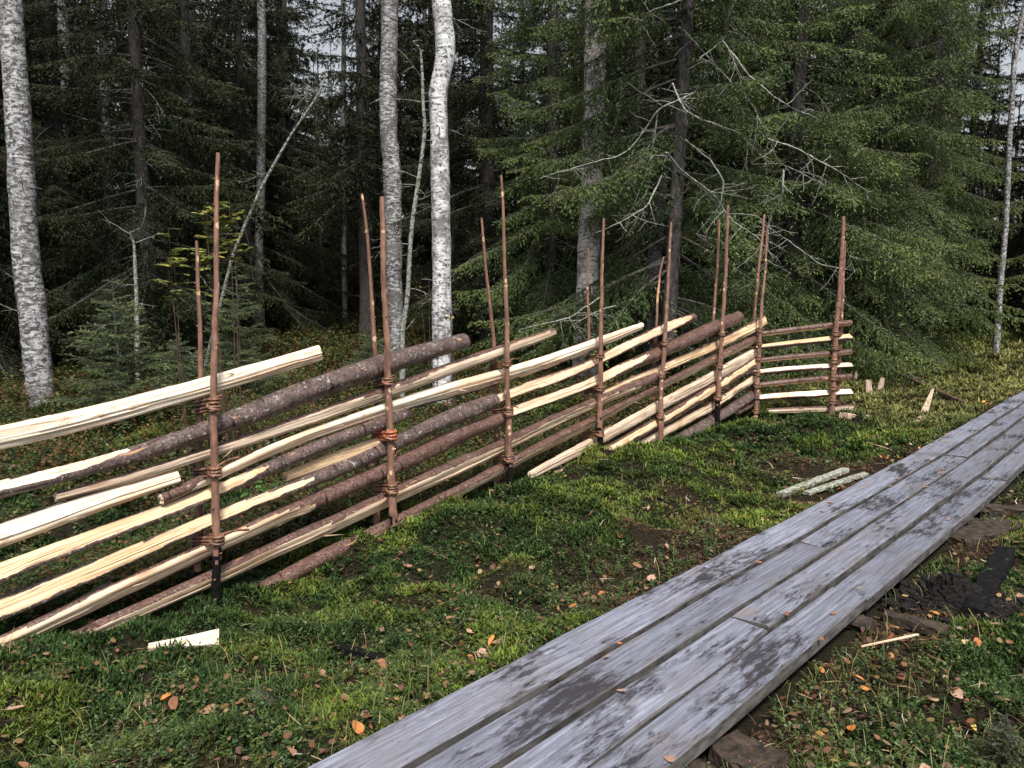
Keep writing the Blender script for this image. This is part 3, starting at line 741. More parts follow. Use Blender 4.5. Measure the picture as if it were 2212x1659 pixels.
# ------------------------------------------------------------------ spruce making
def branch_stations(L, step, r, hang=1.0, dens=1.0):
    """returns main curve, twig segments, needle stations of one spruce branch along +X"""
    nm = max(4, int(L / 0.12)); t = np.linspace(0, 1, nm)
    sag = r.uniform(.25, .5) * hang
    main = np.stack([L * t, .05 * L * (r.uniform(-1, 1)) * np.sin(t * 3), L * (0.10 * t - sag * t ** 2 + 0.20 * hang * t ** 3)], -1)
    segs = []; stn = []; dirs = []
    ts = np.arange(.12 + .1 * r.random(), 1.0, max(.045, step * 1.2) / L / dens)
    for tt in ts:
        b = np.array([np.interp(tt, t, main[:, k]) for k in range(3)])
        for side in (-1, 1):
            if r.random() < .12: continue
            l = (0.33 * L * (1 - tt) ** .75 + .07) * r.uniform(.45, 1.15)
            l = min(l, .75)
            a = math.radians(r.uniform(38, 68)) * side
            d = np.array([math.cos(a), math.sin(a), r.uniform(-.35, .1)])
            m = max(2, int(l / step)); s = np.linspace(0, l, m)
            dr = r.uniform(.3, 1.2) * hang
            p = b + d * s[:, None]; p[:, 2] -= dr * s ** 2
            segs.append((p[0], p[m // 2], p[-1]))
            dd = np.tile(d, (m, 1)); dd[:, 2] -= 2 * dr * s
            stn.append(p); dirs.append(dd)
            # hanging side twigs
            for q in range(int(l / .11)):
                i = r.integers(0, m); l2 = r.uniform(.04, .16) * (hang + .3)
                m2 = max(2, int(l2 / step)); s2 = np.linspace(0, l2, m2)
                d2 = np.array([r.uniform(-.3, .8), side * r.uniform(-.5, .7), -r.uniform(.3, 1.1) * hang])
                p2 = p[i] + d2 * s2[:, None]
                stn.append(p2); dirs.append(np.tile(d2, (m2, 1)))
    m = max(2, int(L * .5 / step)); tt = np.linspace(.5, 1, m)
    p = np.stack([np.interp(tt, t, main[:, k]) for k in range(3)], -1)
    stn.append(p); dirs.append(np.tile([1, 0, .1], (m, 1)))
    return main, segs, np.vstack(stn), np.vstack(dirs)

def tufts(P, D, nl, nw, per, r):
    n = len(P); P = np.repeat(P, per, 0); D = np.repeat(D, per, 0)
    D = D / (np.linalg.norm(D, axis=1)[:, None] + 1e-9)
    R = r.normal(0, 1, P.shape); R[:, 2] *= .7
    R -= D * (R * D).sum(1)[:, None]; R /= np.linalg.norm(R, axis=1)[:, None] + 1e-9
    tip = P + (D * .65 + R * .75) * nl * r.uniform(.6, 1.25, (len(P), 1))
    W = np.cross(D, R) * nw * .5
    P = P + D * (r.uniform(-.5, .5, (len(P), 1)) * nl)
    V = np.stack([P - W, P + W, tip], 1).reshape(-1, 3)
    return V

def branch_lib(n, step, nl, nw, per, seed, hang, Ls, dens=1.0):
    r = np.random.default_rng(seed); lib = []
    for k in range(n):
        L = Ls[k % len(Ls)]
        main, segs, S, D = branch_stations(L, step, r, hang, dens)
        V = tufts(S, D, nl, nw, per, r)
        base = np.array([0.042, 0.068, 0.028]) * r.uniform(.8, 1.25)
        c = np.repeat(base[None] * r.uniform(.55, 1.45, (len(S) * per, 1)), 3, 0)
        # fresher tips far out on the branch
        tip = np.clip(V[:, 0] / L, 0, 1)[:, None] ** 2
        c = c * (1 - .35 * tip) + np.array([0.13, 0.165, 0.035]) * .5 * tip
        br = np.repeat(r.random(len(S) * per) < .06, 3)
        c[br] = np.array([0.12, 0.085, 0.05])
        lib.append((L, main, segs, V, c))
    return lib

def assemble(lib, specs, mb, limbr=.02, seg_w=.0022):
    """specs: (origin, azimuth, pitch, length)"""
    Vs = []; Cs = []; LV = []; 
    for (o, az, pit, L) in specs:
        j = min(range(len(lib)), key=lambda q: abs(lib[q][0] - L) + random.random() * .5)
        L0, main, segs, V, c = lib[j]
        s = L / L0
        flip = random.choice([-1, 1])
        ca, sa = math.cos(az), math.sin(az); cp, sp = math.cos(pit), math.sin(pit)
        M = np.array([[ca * cp, -sa, -ca * sp], [sa * cp, ca, -sa * sp], [sp, 0, cp]]) @ np.diag([s, s * flip, s])
        Vs.append(V @ M.T + o); Cs.append(c * random.uniform(.8, 1.2))
        Pm = main @ M.T + o
        tube(mb, Pm, np.linspace(limbr * L / 2, .003, len(Pm)), 5, 1, cap=False)
        if segs and seg_w:
            sg = np.array([[a, b, e] for a, b, e in segs]) @ M.T + o
            w = np.array([0, 0, seg_w])
            q = np.stack([sg[:, 0] - w, sg[:, 0] + w, sg[:, 1] + w, sg[:, 1] - w, sg[:, 2]], 1).reshape(-1, 3)
            k = np.arange(len(sg))[:, None] * 5
            mb.add(q, np.hstack([k, k + 1, k + 2, k + 3]), 1)
            mb.f.append((np.hstack([k + 3, k + 2, k + 4]) + mb.n - len(q), np.ones(len(k), np.int32)))
    V = np.vstack(Vs); C = np.vstack(Cs)
    mb.add(V, np.arange(len(V)).reshape(-1, 3), 0, None, C)

def crown_specs(H, R, z0, whorl, per, r, power=.8, pit0=.25):
    sp = []; z = z0
    while z < H - .1:
        f = (z - z0) / (H - z0)
        rad = R * (1 - z / H) ** power
        zt = sstep(0, .12, np.array(f + .05)) * .5 + .5
        for k in range(per):
            L = max(.12, rad * zt * r.uniform(.6, 1.15))
            sp.append((np.array([0, 0, z + r.uniform(-.1, .1)]), r.uniform(0, 2 * math.pi), (-.38 + .75 * f) + r.uniform(-.22, .22), L))
        z += whorl * r.uniform(.7, 1.3) * (1 + .6 * f)
    return sp

LIB_N = branch_lib(9, .042, .046, .015, 3, 11, 1.15, (2.4, 1.7, 1.1, .6))
LIB_F = branch_lib(7, .10, .095, .030, 3, 12, 1.0, (2.4, 1.6, .9))
LIB_S = branch_lib(6, .018, .022, .007, 4, 13, .25, (.6, .42, .25, .12))

def crown_mesh(name, lib, H, R, z0, whorl, per, seed, needle, **kw):
    r = np.random.default_rng(seed); random.seed(seed)
    mb = MB()
    assemble(lib, crown_specs(H, R, z0, whorl, per, r, **kw), mb)
    return mb.mesh(name, [needle, LIMBM], smooth=False)
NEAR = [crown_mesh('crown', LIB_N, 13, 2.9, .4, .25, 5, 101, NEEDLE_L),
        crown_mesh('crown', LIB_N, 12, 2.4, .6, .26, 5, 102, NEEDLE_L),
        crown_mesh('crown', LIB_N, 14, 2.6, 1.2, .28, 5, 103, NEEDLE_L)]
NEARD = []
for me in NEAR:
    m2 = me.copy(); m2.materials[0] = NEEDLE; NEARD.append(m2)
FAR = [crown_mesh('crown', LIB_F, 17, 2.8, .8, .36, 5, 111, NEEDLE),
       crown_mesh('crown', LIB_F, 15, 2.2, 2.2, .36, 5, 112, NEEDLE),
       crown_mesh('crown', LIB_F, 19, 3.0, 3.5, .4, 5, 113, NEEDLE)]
def trunk_mesh(name, H, r0, mat, seed):
    r = np.random.default_rng(seed); mb = MB()
    z = np.arange(-.3, H, .35); n = len(z)
    P = np.stack([np.cumsum(r.normal(0, .006, n)), np.cumsum(r.normal(0, .006, n)), z], -1)
    R = r0 * (1 - np.clip(z, 0, H) / H) ** .8 + .01 + .35 * r0 * np.exp(-np.clip(z, 0, 9) * 3)
    tube(mb, P, R, 12, rough=.03)
    # dead side twigs low on the trunk, part of the bark outline
    return mb.mesh(name, [mat])
TR = {k: trunk_mesh('trunk', H, r, SPRD, 200 + i) for i, (k, H, r) in enumerate((('n0', 13, .15), ('n1', 12, .13), ('n2', 14, .16), ('f0', 17, .17), ('f1', 15, .14), ('f2', 19, .19)))}
def twig_mesh(seed, n, z0, z1, lmax, mat, rad=.006):
    r = np.random.default_rng(seed); mb = MB()
    for k in range(n):
        z = r.uniform(z0, z1); a = r.uniform(0, 2 * np.pi); L = r.uniform(.3, 1) * lmax
        wander(mb, np.array([0, 0, z]), np.array([math.cos(a), math.sin(a), r.uniform(-.35, .25)]), L, rad * r.uniform(.6, 1.3), r, 2)
    return mb.mesh('dead_twigs', [mat])
def wander(mb, p, d, L, rad, r, depth):
    d = d / np.linalg.norm(d); n = max(3, int(L / .09)); P = [p]
    for k in range(n):
        d = d + r.normal(0, .16, 3); d[2] -= .03; d /= np.linalg.norm(d)
        P.append(P[-1] + d * L / n)
    P = np.array(P)
    tube(mb, P, np.linspace(rad, rad * .3, len(P)), 5, cap=False, rough=.1)
    if depth > 0:
        for k in range(int(L / .16)):
            i = int(r.integers(1, n)); dd = d + r.normal(0, .8, 3); dd[2] -= .2
            wander(mb, P[i], dd, L * r.uniform(.15, .45), rad * .55, r, depth - 1)
TW = [twig_mesh(301, 22, .6, 5, 1.0, TWIGM), twig_mesh(302, 16, 1, 6, .8, LIMBM)]

def place_tree(kind, crown, x, y, label, group=None, scale=1.0, rot=None, name='spruce_tree', twigs=None):
    z = float(ground_h(x, y)) - .05
    root = empty(name, (x, y, z), label, 'tree', group)
    root.rotation_euler.z = random.uniform(0, 6.28) if rot is None else rot
    root.scale = (scale,) * 3
    for nm, me in (('trunk', TR[kind]), ('crown', crown)):
        if me is None: continue
        o = bpy.data.objects.new(nm, me); COL.objects.link(o); o.parent = root
    if twigs is not None:
        o = bpy.data.objects.new('dead_twigs', TW[twigs]); COL.objects.link(o); o.parent = root; o['kind'] = 'stuff'
    return root
def X_at(px, Y): return (px - 1106) / F_PX * Y

random.seed(5)
# the bright side: spruces right behind the fence
place_tree('n0', NEAR[0], X_at(1700, 13), 13.0, 'broad olive green spruce behind the corner of the fence', rot=2.2, twigs=0)
place_tree('n0', NEAR[0], X_at(1875, 14), 14.0, 'yellow green spruce sweeping out just right of the corner post', rot=4.0, twigs=0)
place_tree('n1', NEAR[1], X_at(1190, 14), 14.0, 'green spruce between the grey brown spruce trunk and the pinkish trunk', rot=3.1, twigs=0)
place_tree('n2', NEAR[2], X_at(1985, 17), 17.0, 'spruce over the dark hollow left of the thin right birch', rot=.5, twigs=0)
place_tree('n2', NEAR[2], X_at(2440, 15.5), 15.5, 'spruce hanging in from the right edge beside the thin birch', rot=5.2)
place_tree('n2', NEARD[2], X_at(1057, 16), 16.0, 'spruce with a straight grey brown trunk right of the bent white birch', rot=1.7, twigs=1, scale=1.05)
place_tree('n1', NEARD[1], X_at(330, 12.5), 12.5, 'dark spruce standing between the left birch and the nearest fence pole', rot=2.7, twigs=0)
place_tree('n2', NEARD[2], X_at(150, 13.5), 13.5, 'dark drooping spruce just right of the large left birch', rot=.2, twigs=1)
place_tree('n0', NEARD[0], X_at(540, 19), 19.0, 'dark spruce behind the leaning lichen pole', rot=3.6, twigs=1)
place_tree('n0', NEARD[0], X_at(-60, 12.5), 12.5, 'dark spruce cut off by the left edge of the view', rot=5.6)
for (px_, Y_, sc_, lb) in ((700, 21, .40, 'short spruce at the foot of the bright gap of sky'), (770, 23, .36, 'second short spruce in the bright gap of sky, behind the grey birch'), (735, 26, .42, 'small far spruce standing in the bright gap of sky'),
                           (2110, 21, .50, 'short dark spruce in the hollow left of the thin right birch'), (2190, 23, .42, 'short dark spruce behind the thin right birch'), (2260, 20, .55, 'medium spruce half outside the right edge')):
    place_tree('f0', FAR[0], X_at(px_, Y_), Y_, lb, scale=sc_)
# forest behind, individuals down to about 26 m
spots = []
rr_ = np.random.default_rng(77)
fixed = [(X_at(1460, 10.9), 10.9), (X_at(1700, 13), 13), (X_at(1875, 14), 14), (X_at(1190, 14), 14), (X_at(2060, 17), 17), (X_at(2290, 15.5), 15.5),
         (X_at(1057, 16), 16), (X_at(330, 12.5), 12.5), (X_at(150, 13.5), 13.5), (X_at(620, 19), 19), (X_at(-60, 12.5), 12.5),
         (-2.3, 16), (-.9, 9.5), (-6, 9), (-6, 18), (-9, 17), (1.2, 12)]
tries = 0
while len(spots) < 54 and tries < 5000:
    tries += 1
    y = rr_.uniform(15.5, 29); x = rr_.uniform(-.85, .85) * y
    px = 1106 + x / y * F_PX
    if (675 < px < 775 or 2100 < px < 2220) and y < 29: continue          # the lighter gap beside the second birch
    if 2080 < px < 2160 and y < 24: continue
    if all((x - a) ** 2 + (y - b) ** 2 > 2.1 ** 2 for a, b in spots + fixed):
        spots.append((x, y))
for (x, y) in spots:
    k = int(rr_.integers(0, 3))
    right = x > 0
    place_tree('f%d' % k, FAR[k], x, y, ('spruce in the shadowy crowd of trees deep behind the right half of the fence' if right else
               'spruce in the dark crowd of trees deep behind the left half of the fence'),
               'spruces deep in the forest on the right' if right else 'spruces deep in the forest on the left', scale=rr_.uniform(.85, 1.2), twigs=1 if rr_.random() < .4 else None)
# far forest as one mass
LIB_X = branch_lib(5, .22, .20, .07, 3, 14, 1.0, (2.4, 1.5))
def far_forest():
    mb = MB(); r = np.random.default_rng(9); random.seed(9)
    for k in range(150):
        y = r.uniform(29, 62); x = r.uniform(-.95, .95) * y
        px = 1106 + x / y * F_PX
        H = r.uniform(15, 20)
        px = 1106 + x / y * F_PX
        if 640 < px < 800 or 2080 < px < 2260: H = 1.5 + (.20 + .07 * r.random()) * y
        elif 440 < px < 560 or 300 < px < 340 or 1980 < px < 2080: H = 1.5 + .30 * y
        sp = crown_specs(H, r.uniform(2.2, 3.2), r.uniform(.3, 2.5), .5, 4, r)
        o = np.array([x, y, float(ground_h(x, y))])
        sp = [(a + o, b, c, d) for a, b, c, d in sp]
        assemble(LIB_X, sp, mb, seg_w=0)
        z = np.linspace(-.2, H, 5)
        tube(mb, o + np.stack([z * 0, z * 0, z], -1), np.linspace(.17, .02, 5), 6, 1)
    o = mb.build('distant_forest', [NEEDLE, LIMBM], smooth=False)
    tag(o, 'mass of far spruces closing the view between the nearer trunks', 'forest', kind='stuff')
far_forest()

# ------------------------------------------------------------------ birches and other measured trunks
def px_trunk(name, cat, label, pts, Y, mat, group=None, top=5.0, seed=1, rough=.05, twigs=10, flare=1.15):
    """pts (px, py, width px) from top to bottom, standing at distance Y"""
    P = np.array([at_y(p[0], p[1], Y) for p in pts]); R = np.array([p[2] for p in pts]) / 2 / F_PX * Y
    P = P[::-1]; R = R[::-1]
    zb = float(ground_h(P[0, 0], Y)) - .15
    if P[0, 2] > zb:
        d = P[0] - P[1]; d /= np.linalg.norm(d)
        P = np.vstack([P[0] + d * (P[0, 2] - zb), P]); R = np.concatenate([[R[0] * flare], R])
    d = P[-1] - P[-2]; d /= np.linalg.norm(d)
    if top > 0:
        ext = [P[-1] + d * (top * f) + np.array([.1 * math.sin(f * 7 + seed), .1 * math.cos(f * 5), 0]) for f in (.33, .66, 1)]
        rx = [R[-1] * .8, R[-1] * .55, R[-1] * .1]
        P = np.vstack([P, ext]); R = np.concatenate([R, rx])
    Q = resample(np.hstack([P, R[:, None]]), .09)
    base = np.array([Q[0, 0], Q[0, 1], zb + .15])
    root = empty(name, tuple(base), label, cat, group)
    mb = MB()
    n = len(Q); rad = Q[:, 3] * (1 + .10 * (vnoise(np.arange(n) * .5, np.full(n, seed), 3) - .5))
    tube(mb, Q[:, :3] - base, rad, 20, rough=rough * .5, seed=seed * 2.3)
    mb.build('trunk', mat, root)
    r = np.random.default_rng(seed)
    if twigs:
        mb = MB()
        for k in range(twigs):
            i = int(r.integers(int(n * .1), n - 1)); a = r.uniform(0, 2 * np.pi)
            L = r.uniform(.2, .7) if Q[i, 2] < 5.5 else r.uniform(.8, 2.0)
            wander(mb, Q[i, :3] - base, np.array([math.cos(a), math.sin(a), r.uniform(-.2, .6)]), L, .006 if L < .8 else .014, r, 2)
        o = mb.build('twigs', TWIGM, root); o['kind'] = 'stuff'
    # shaggy flakes on the bark edge
    mb = MB(); m = int(n * 9)
    ii = r.integers(0, n, m); a = r.uniform(0, 2 * np.pi, m)
    dr = np.stack([np.cos(a), np.sin(a), np.zeros(m)], -1)
    c = Q[ii, :3] - base + dr * rad[ii, None] * .97
    s = r.uniform(.008, .03, m)[:, None]; tn = np.stack([-np.sin(a), np.cos(a), np.zeros(m)], -1)
    V = np.stack([c - tn * s * .6, c + tn * s * .6, c + dr * s * .8 + np.array([0, 0, 1]) * s * r.uniform(-1, 1, (m, 1))], 1).reshape(-1, 3)
    cc = np.repeat(np.where(r.random((m, 1)) < .5, np.array([[.09, .085, .08]]), np.array([[.33, .33, .30]])), 3, 0)
    mb.add(V, np.arange(len(V)).reshape(-1, 3), 0, None, cc)
    o = mb.build('bark_flakes', LICHENF, root, smooth=False); o['kind'] = 'stuff'
    return root, Q
LICHENF = m_attr('bark_flake', .9, .1, 0, 0)
px_trunk('birch_tree', 'tree', 'large lichen spotted birch at the left edge of the view',
         [(22,0,45),(28,100,46),(36,200,47),(42,300,49),(47,400,51),(52,500,52),(60,600,54),(70,660,56),(78,760,55),(88,850,52),(96,905,56)], 8.9, BIRCH, seed=3, twigs=14)
px_trunk('birch_tree', 'tree', 'tall grey white birch just left of the bent white birch',
         [(842,0,34),(841,100,35),(838,200,36),(840,300,37),(847,370,37),(850,500,36),(851,600,34),(854,660,34),(856,720,36)], 15.5, BIRCH, seed=5, twigs=16)
px_trunk('birch_tree', 'tree', 'bright white birch with an S bend in the middle of the forest edge',
         [(950,-60,38),(953,0,40),(960,70,40),(964,115,40),(955,160,38),(944,200,38),(947,230,38),(949,300,38),(951,370,39),(953,500,40),(954,600,41),(955,700,42),(955,800,42),(957,885,44)], 9.4, BIRCHW, seed=7, twigs=12)
px_trunk('birch_tree', 'tree', 'thin dark speckled birch crossed by the leaning pole',
         [(563,0,16),(566,60,17),(566,200,18),(564,300,18),(564,400,18),(560,500,17),(559,600,18),(560,650,20)], 18, BIRCHD, seed=9)
px_trunk('birch_tree', 'tree', 'faint grey birch behind foliage right of the large left birch',
         [(220,0,17),(224,100,18),(227,200,18),(230,300,18),(233,400,19),(243,500,21),(248,600,24)], 17, BIRCHD, seed=11)
px_trunk('birch_tree', 'tree', 'grey birch half hidden beside the top of the large left birch',
         [(134,0,20),(138,90,21),(140,180,21),(139,300,20),(138,450,21),(140,600,22)], 16.5, BIRCHD, seed=13)
px_trunk('birch_tree', 'tree', 'slender pale birch in the bright gap of sky left of the tall grey birch',
         [(741,0,9),(743,60,9),(742,160,9),(741,240,9),(742,420,10),(744,600,11)], 21, BIRCHD, seed=15)
px_trunk('aspen_tree', 'tree', 'thick pinkish grey trunk partly covered by bright spruce sprays',
         [(1290,0,45),(1286,100,44),(1283,200,41),(1281,333,45),(1277,440,46),(1273,500,47),(1269,640,50),(1266,740,52)], 12.2, ASPEN, seed=17)
px_trunk('birch_tree', 'tree', 'thin birch with black and white bands near the right edge',
         [(2203,60,10),(2190,133,10),(2186,233,10),(2180,300,11),(2175,433,11),(2172,500,11),(2162,600,12),(2158,660,13)], 15, BIRCH, seed=19)
px_trunk('dead_tree', 'tree', 'mossy grey leaning trunk left of the brown spruce trunk',
         [(1440,330,20),(1424,430,26),(1416,520,30),(1411,620,31),(1408,720,33)], 11.8, BIRCHD, seed=21, top=.4)
px_trunk('leaning_pole', 'dead tree', 'thin lichen covered dead stem leaning to the right in front of the dark forest',
         [(704,158,3),(698,185,4),(668,235,4.5),(632,285,5),(599,343,6),(568,398,6),(533,478,6.5),(503,550,7),(478,650,7)], 12, TWIGM, seed=23, top=0, twigs=10)
px_trunk('dead_sapling', 'dead tree', 'spindly crooked lichen sapling between the tall grey and the bent white birches',
         [(905,112,5),(912,140,6),(914,233,7),(919,277,8),(912,333,8),(900,417,9),(890,483,9),(885,550,9),(882,617,10),(879,657,10),(869,710,11),(869,750,12)], 9.8, TWIGM, seed=25, top=.15, twigs=16)
px_trunk('dead_sapling', 'dead tree', 'short bare grey stem above the spruce sapling',
         [(290,510,5),(291,560,7),(295,640,8),(296,720,10)], 10.5, TWIGM, seed=27, top=.1, twigs=9)

# long pale dead boughs on the brown trunked spruce, each its own part
bare = empty('spruce_tree', (X_at(1446, 10.9), 10.9, float(ground_h(X_at(1446, 10.9), 10.9))), 'spruce with brown trunk and long bare lichen white boughs right of the pinkish trunk', 'tree')
r_ = np.random.default_rng(909); random.seed(909); mb_ = MB()
sp_ = [q for q in crown_specs(13, 2.9, .7, .25, 5, r_) if not (q[0][2] < 4.8 and math.cos(q[1] + math.pi / 2) > .25 and r_.random() < .8)]
assemble(LIB_N, sp_, mb_); mb_.build('crown', [NEEDLE_L, LIMBM], bare, smooth=False)
BI = -np.array(bare.location)
traced = [[(1470,60),(1522,110),(1575,173),(1618,217),(1648,277),(1682,350),(1715,363),(1775,397)],
 [(1560,90),(1612,160),(1648,197),(1692,230),(1730,250)], [(1455,180),(1480,240),(1540,262),(1600,280),(1640,330)],
 [(1692,367),(1692,400),(1688,430),(1662,467),(1655,533),(1650,580)], [(1500,200),(1424,230),(1400,267),(1370,310),(1337,333),(1270,350),(1170,380)],
 [(1440,330),(1475,370),(1540,420),(1580,480),(1640,520),(1670,560)], [(1420,240),(1404,330),(1392,420),(1350,470)],
 [(1480,300),(1530,340),(1560,390),(1550,440),(1500,500)], [(1430,380),(1400,450),(1340,480),(1290,500)],
 [(1660,300),(1740,330),(1830,380),(1880,420)], [(1475,0),(1440,20),(1400,25),(1385,60)],
 [(1590,0),(1570,40),(1575,70),(1540,100),(1510,120)], [(1640,480),(1700,520),(1770,570),(1850,585)], [(1300,640),(1230,690),(1180,700),(1120,715)],
 [(1330,660),(1290,672),(1240,700)]]
r = np.random.default_rng(55)
dead_trunk = MB()
for k, tr in enumerate(traced):
    Y = 9.7 + r.uniform(-.5, .5)
    P = np.array([at_y(a, b, Y + .15 * math.sin(i * 1.3 + k)) for i, (a, b) in enumerate(tr)])
    Q = resample(P, .06); n = len(Q); Q = Q + np.cumsum(r.normal(0, .004, Q.shape), 0)
    mb = MB(); tube(mb, Q + BI, np.linspace(.012, .004, n), 6, rough=.2)
    for q in range(int(n / 2.6)):
        i = int(r.integers(1, n)); wander(mb, Q[i] + BI, r.normal(0, 1, 3) * np.array([1, .4, .8]) + np.array([.2, 0, -.5]), r.uniform(.15, .6), .0055, r, 1)
    mb.build('bough', TWIGM, bare)
tp = np.array([at_y(a, b, 10.9) for a, b in ((1490, -300), (1487, 0), (1475, 200), (1462, 400), (1450, 600), (1443, 760))])[::-1]
Q = resample(tp, .12); mb = MB(); tube(mb, Q + BI, np.linspace(.105, .075, len(Q)), 14, rough=.04)
mb.build('trunk', SPRB, bare)

# ------------------------------------------------------------------ young trees and shrubs
def sapling(x, y, H, R, label, seed, name='spruce_sapling', z0=.12):
    r = np.random.default_rng(seed); random.seed(seed)
    root = empty(name, (x, y, float(ground_h(x, y))), label, 'young tree')
    mb = MB(); sp = []
    z = z0
    while z < H:
        f = z / H
        for k in range(6 if f < .8 else 3):
            sp.append((np.array([0, 0, z + r.uniform(-.03, .03)]), r.uniform(0, 6.28), r.uniform(-.05, .35), max(.05 * H, R * (1 - f) ** .8 * r.uniform(.6, 1.1))))
        z += H * .055
    assemble(LIB_S, sp, mb, limbr=.012, seg_w=.001)
    mb.build('crown', [NEEDLE_S, LIMBM], root, smooth=False)
    mb = MB(); tube(mb, [(0, 0, -.05), (0.01, 0, H * .5), (0, 0, H)], [.012 * H, .008 * H, .003], 7)
    mb.build('trunk', LIMBM, root)
    return root
NEEDLE_S = m_attr('needles_sapling', .6, .3, 0, 0, 1.0, .9)
px_, Yy = 335, 7.3
sapling(X_at(250, Yy), Yy, 1.42, .68, 'bushy green spruce sapling in front of the large left birch', 61)
sapling(X_at(385, Yy + .5), Yy + .5, .95, .6, 'lower spruce sapling just left of the nearest pair of fence poles', 62)
sapling(X_at(800, 11), 11, .9, .5, 'small dark spruce sapling below the tall grey birch', 64)
sapling(X_at(515, 10), 10.0, 1.8, .75, 'dark spruce sapling at the foot of the leaning lichen stem', 66)
sp_ = at_z(2165, 1650, .02); sapling(sp_[0], sp_[1], .20, .11, 'tiny spruce seedling at the bottom right corner', 63, 'spruce_seedling', .02)
STEMM = simple('dark_stem', (.03, .02, .012), (.09, .055, .035), 20, .8, bumpy=0)
def shrub(px, py, Y, label, n, spread, seed, cols, size=.035, name='rowan_sapling', to=None, stems=3, pin=True):
    """a thin stemmed shrub whose leafy tops gather round the given point"""
    r = np.random.default_rng(seed)
    top = at_y(px, py, Y); bx = top[0] + r.uniform(-.1, .1); z0 = float(ground_h(bx, Y))
    root = empty(name, (bx, Y, z0), label, 'shrub')
    base = np.array([bx, Y, z0]); ms = MB(); ml = MB()
    for s in range(stems):
        e = top + np.array([r.uniform(-1, 1) * spread, r.uniform(-.5, .5) * spread, r.uniform(-1, 1) * spread * .8])
        P = resample([base, (base + e) / 2 + r.normal(0, .04, 3), e], .06)
        tube(ms, P - base, np.linspace(.006, .0018, len(P)), 5, cap=False)
        ht = np.linalg.norm(e - base)
        for k in range(n):
            i = int(len(P) * r.uniform(max(.1, 1 - spread * 2.6 / ht), 1)); i = min(i, len(P) - 1)
            a = r.uniform(0, 6.28); d = np.array([math.cos(a), math.sin(a), r.uniform(-.2, .5)])
            c = P[i] - base
            m = 5 if pin else 1
            ln = r.uniform(.05, .13) if pin else r.uniform(.02, .06)
            tube(ms, [c, c + d * ln], [.0012, .0008], 3, cap=False)
            for q in range(m):
                for sd in ((-1, 1) if pin else (1,)):
                    b = c + d * ln * (q + 1) / m
                    dd = d + sd * np.cross(d, [0, 0, 1]) * r.uniform(.6, 1.3) + np.array([0, 0, r.uniform(-.4, .1)])
                    dd /= np.linalg.norm(dd); L = size * r.uniform(.7, 1.3); w = np.cross(dd, [0, 0, 1]); w /= np.linalg.norm(w) + 1e-6
                    w = (w + np.array([0, 0, r.uniform(-.5, .5)])) * L * (.17 if pin else .32)
                    V = [b, b + dd * L * .35 + w, b + dd * L * .7 + w * .8, b + dd * L, b + dd * L * .7 - w * .8, b + dd * L * .35 - w]
                    col = np.array(cols[int(r.integers(0, len(cols)))]) * r.uniform(.8, 1.2)
                    ml.add(V, [[0, 1, 2, 3, 4, 5]], 0, None, col)
    ms.build('stem', STEMM, root); ml.build('foliage', LEAFM, root, smooth=False)
YG = [(.28, .28, .06), (.19, .24, .06), (.34, .29, .07), (.11, .17, .05)]
GR = [(.09, .2, .05), (.13, .26, .07), (.07, .15, .04)]
shrub(488, 440, 5.6, 'yellow leaved rowan sapling behind the top of the nearest fence pole', 9, .17, 71, YG, .062, stems=4)
shrub(492, 500, 5.7, 'lower yellow green rowan sprig beside the nearest fence pole', 6, .14, 72, YG, .058, stems=2)
shrub(385, 525, 5.5, 'rowan sapling with yellowing leaves left of the nearest fence poles', 8, .13, 73, YG, .05, stems=3)
shrub(925, 615, 9.0, 'small yellow leaved sapling beside the bent white birch', 6, .14, 74, YG, .05, stems=3, name='sapling', pin=False)
shrub(992, 690, 7.5, 'green leafy sprig above the end of the thick log rail', 4, .12, 75, YG, .06, stems=3, name='sapling', pin=False)
shrub(1948, 680, 9.8, 'single bright green leaf sprig right of the corner post', 5, .06, 76, GR, .09, stems=1, name='leafy_sprig', pin=False)
shrub(565, 1065, 4.7, 'broad leaved green plant low behind the first rails', 9, .14, 77, GR, .06, stems=7, name='leafy_plant', pin=False)
shrub(655, 1085, 4.9, 'second broad leaved plant, smaller and further right', 6, .10, 78, GR, .05, stems=4, name='leafy_plant', pin=False)
shrub(1480, 700, 8.6, 'thin sprig with lime leaves behind the thin split rails', 4, .10, 79, YG, .05, stems=2, name='sapling', pin=False)

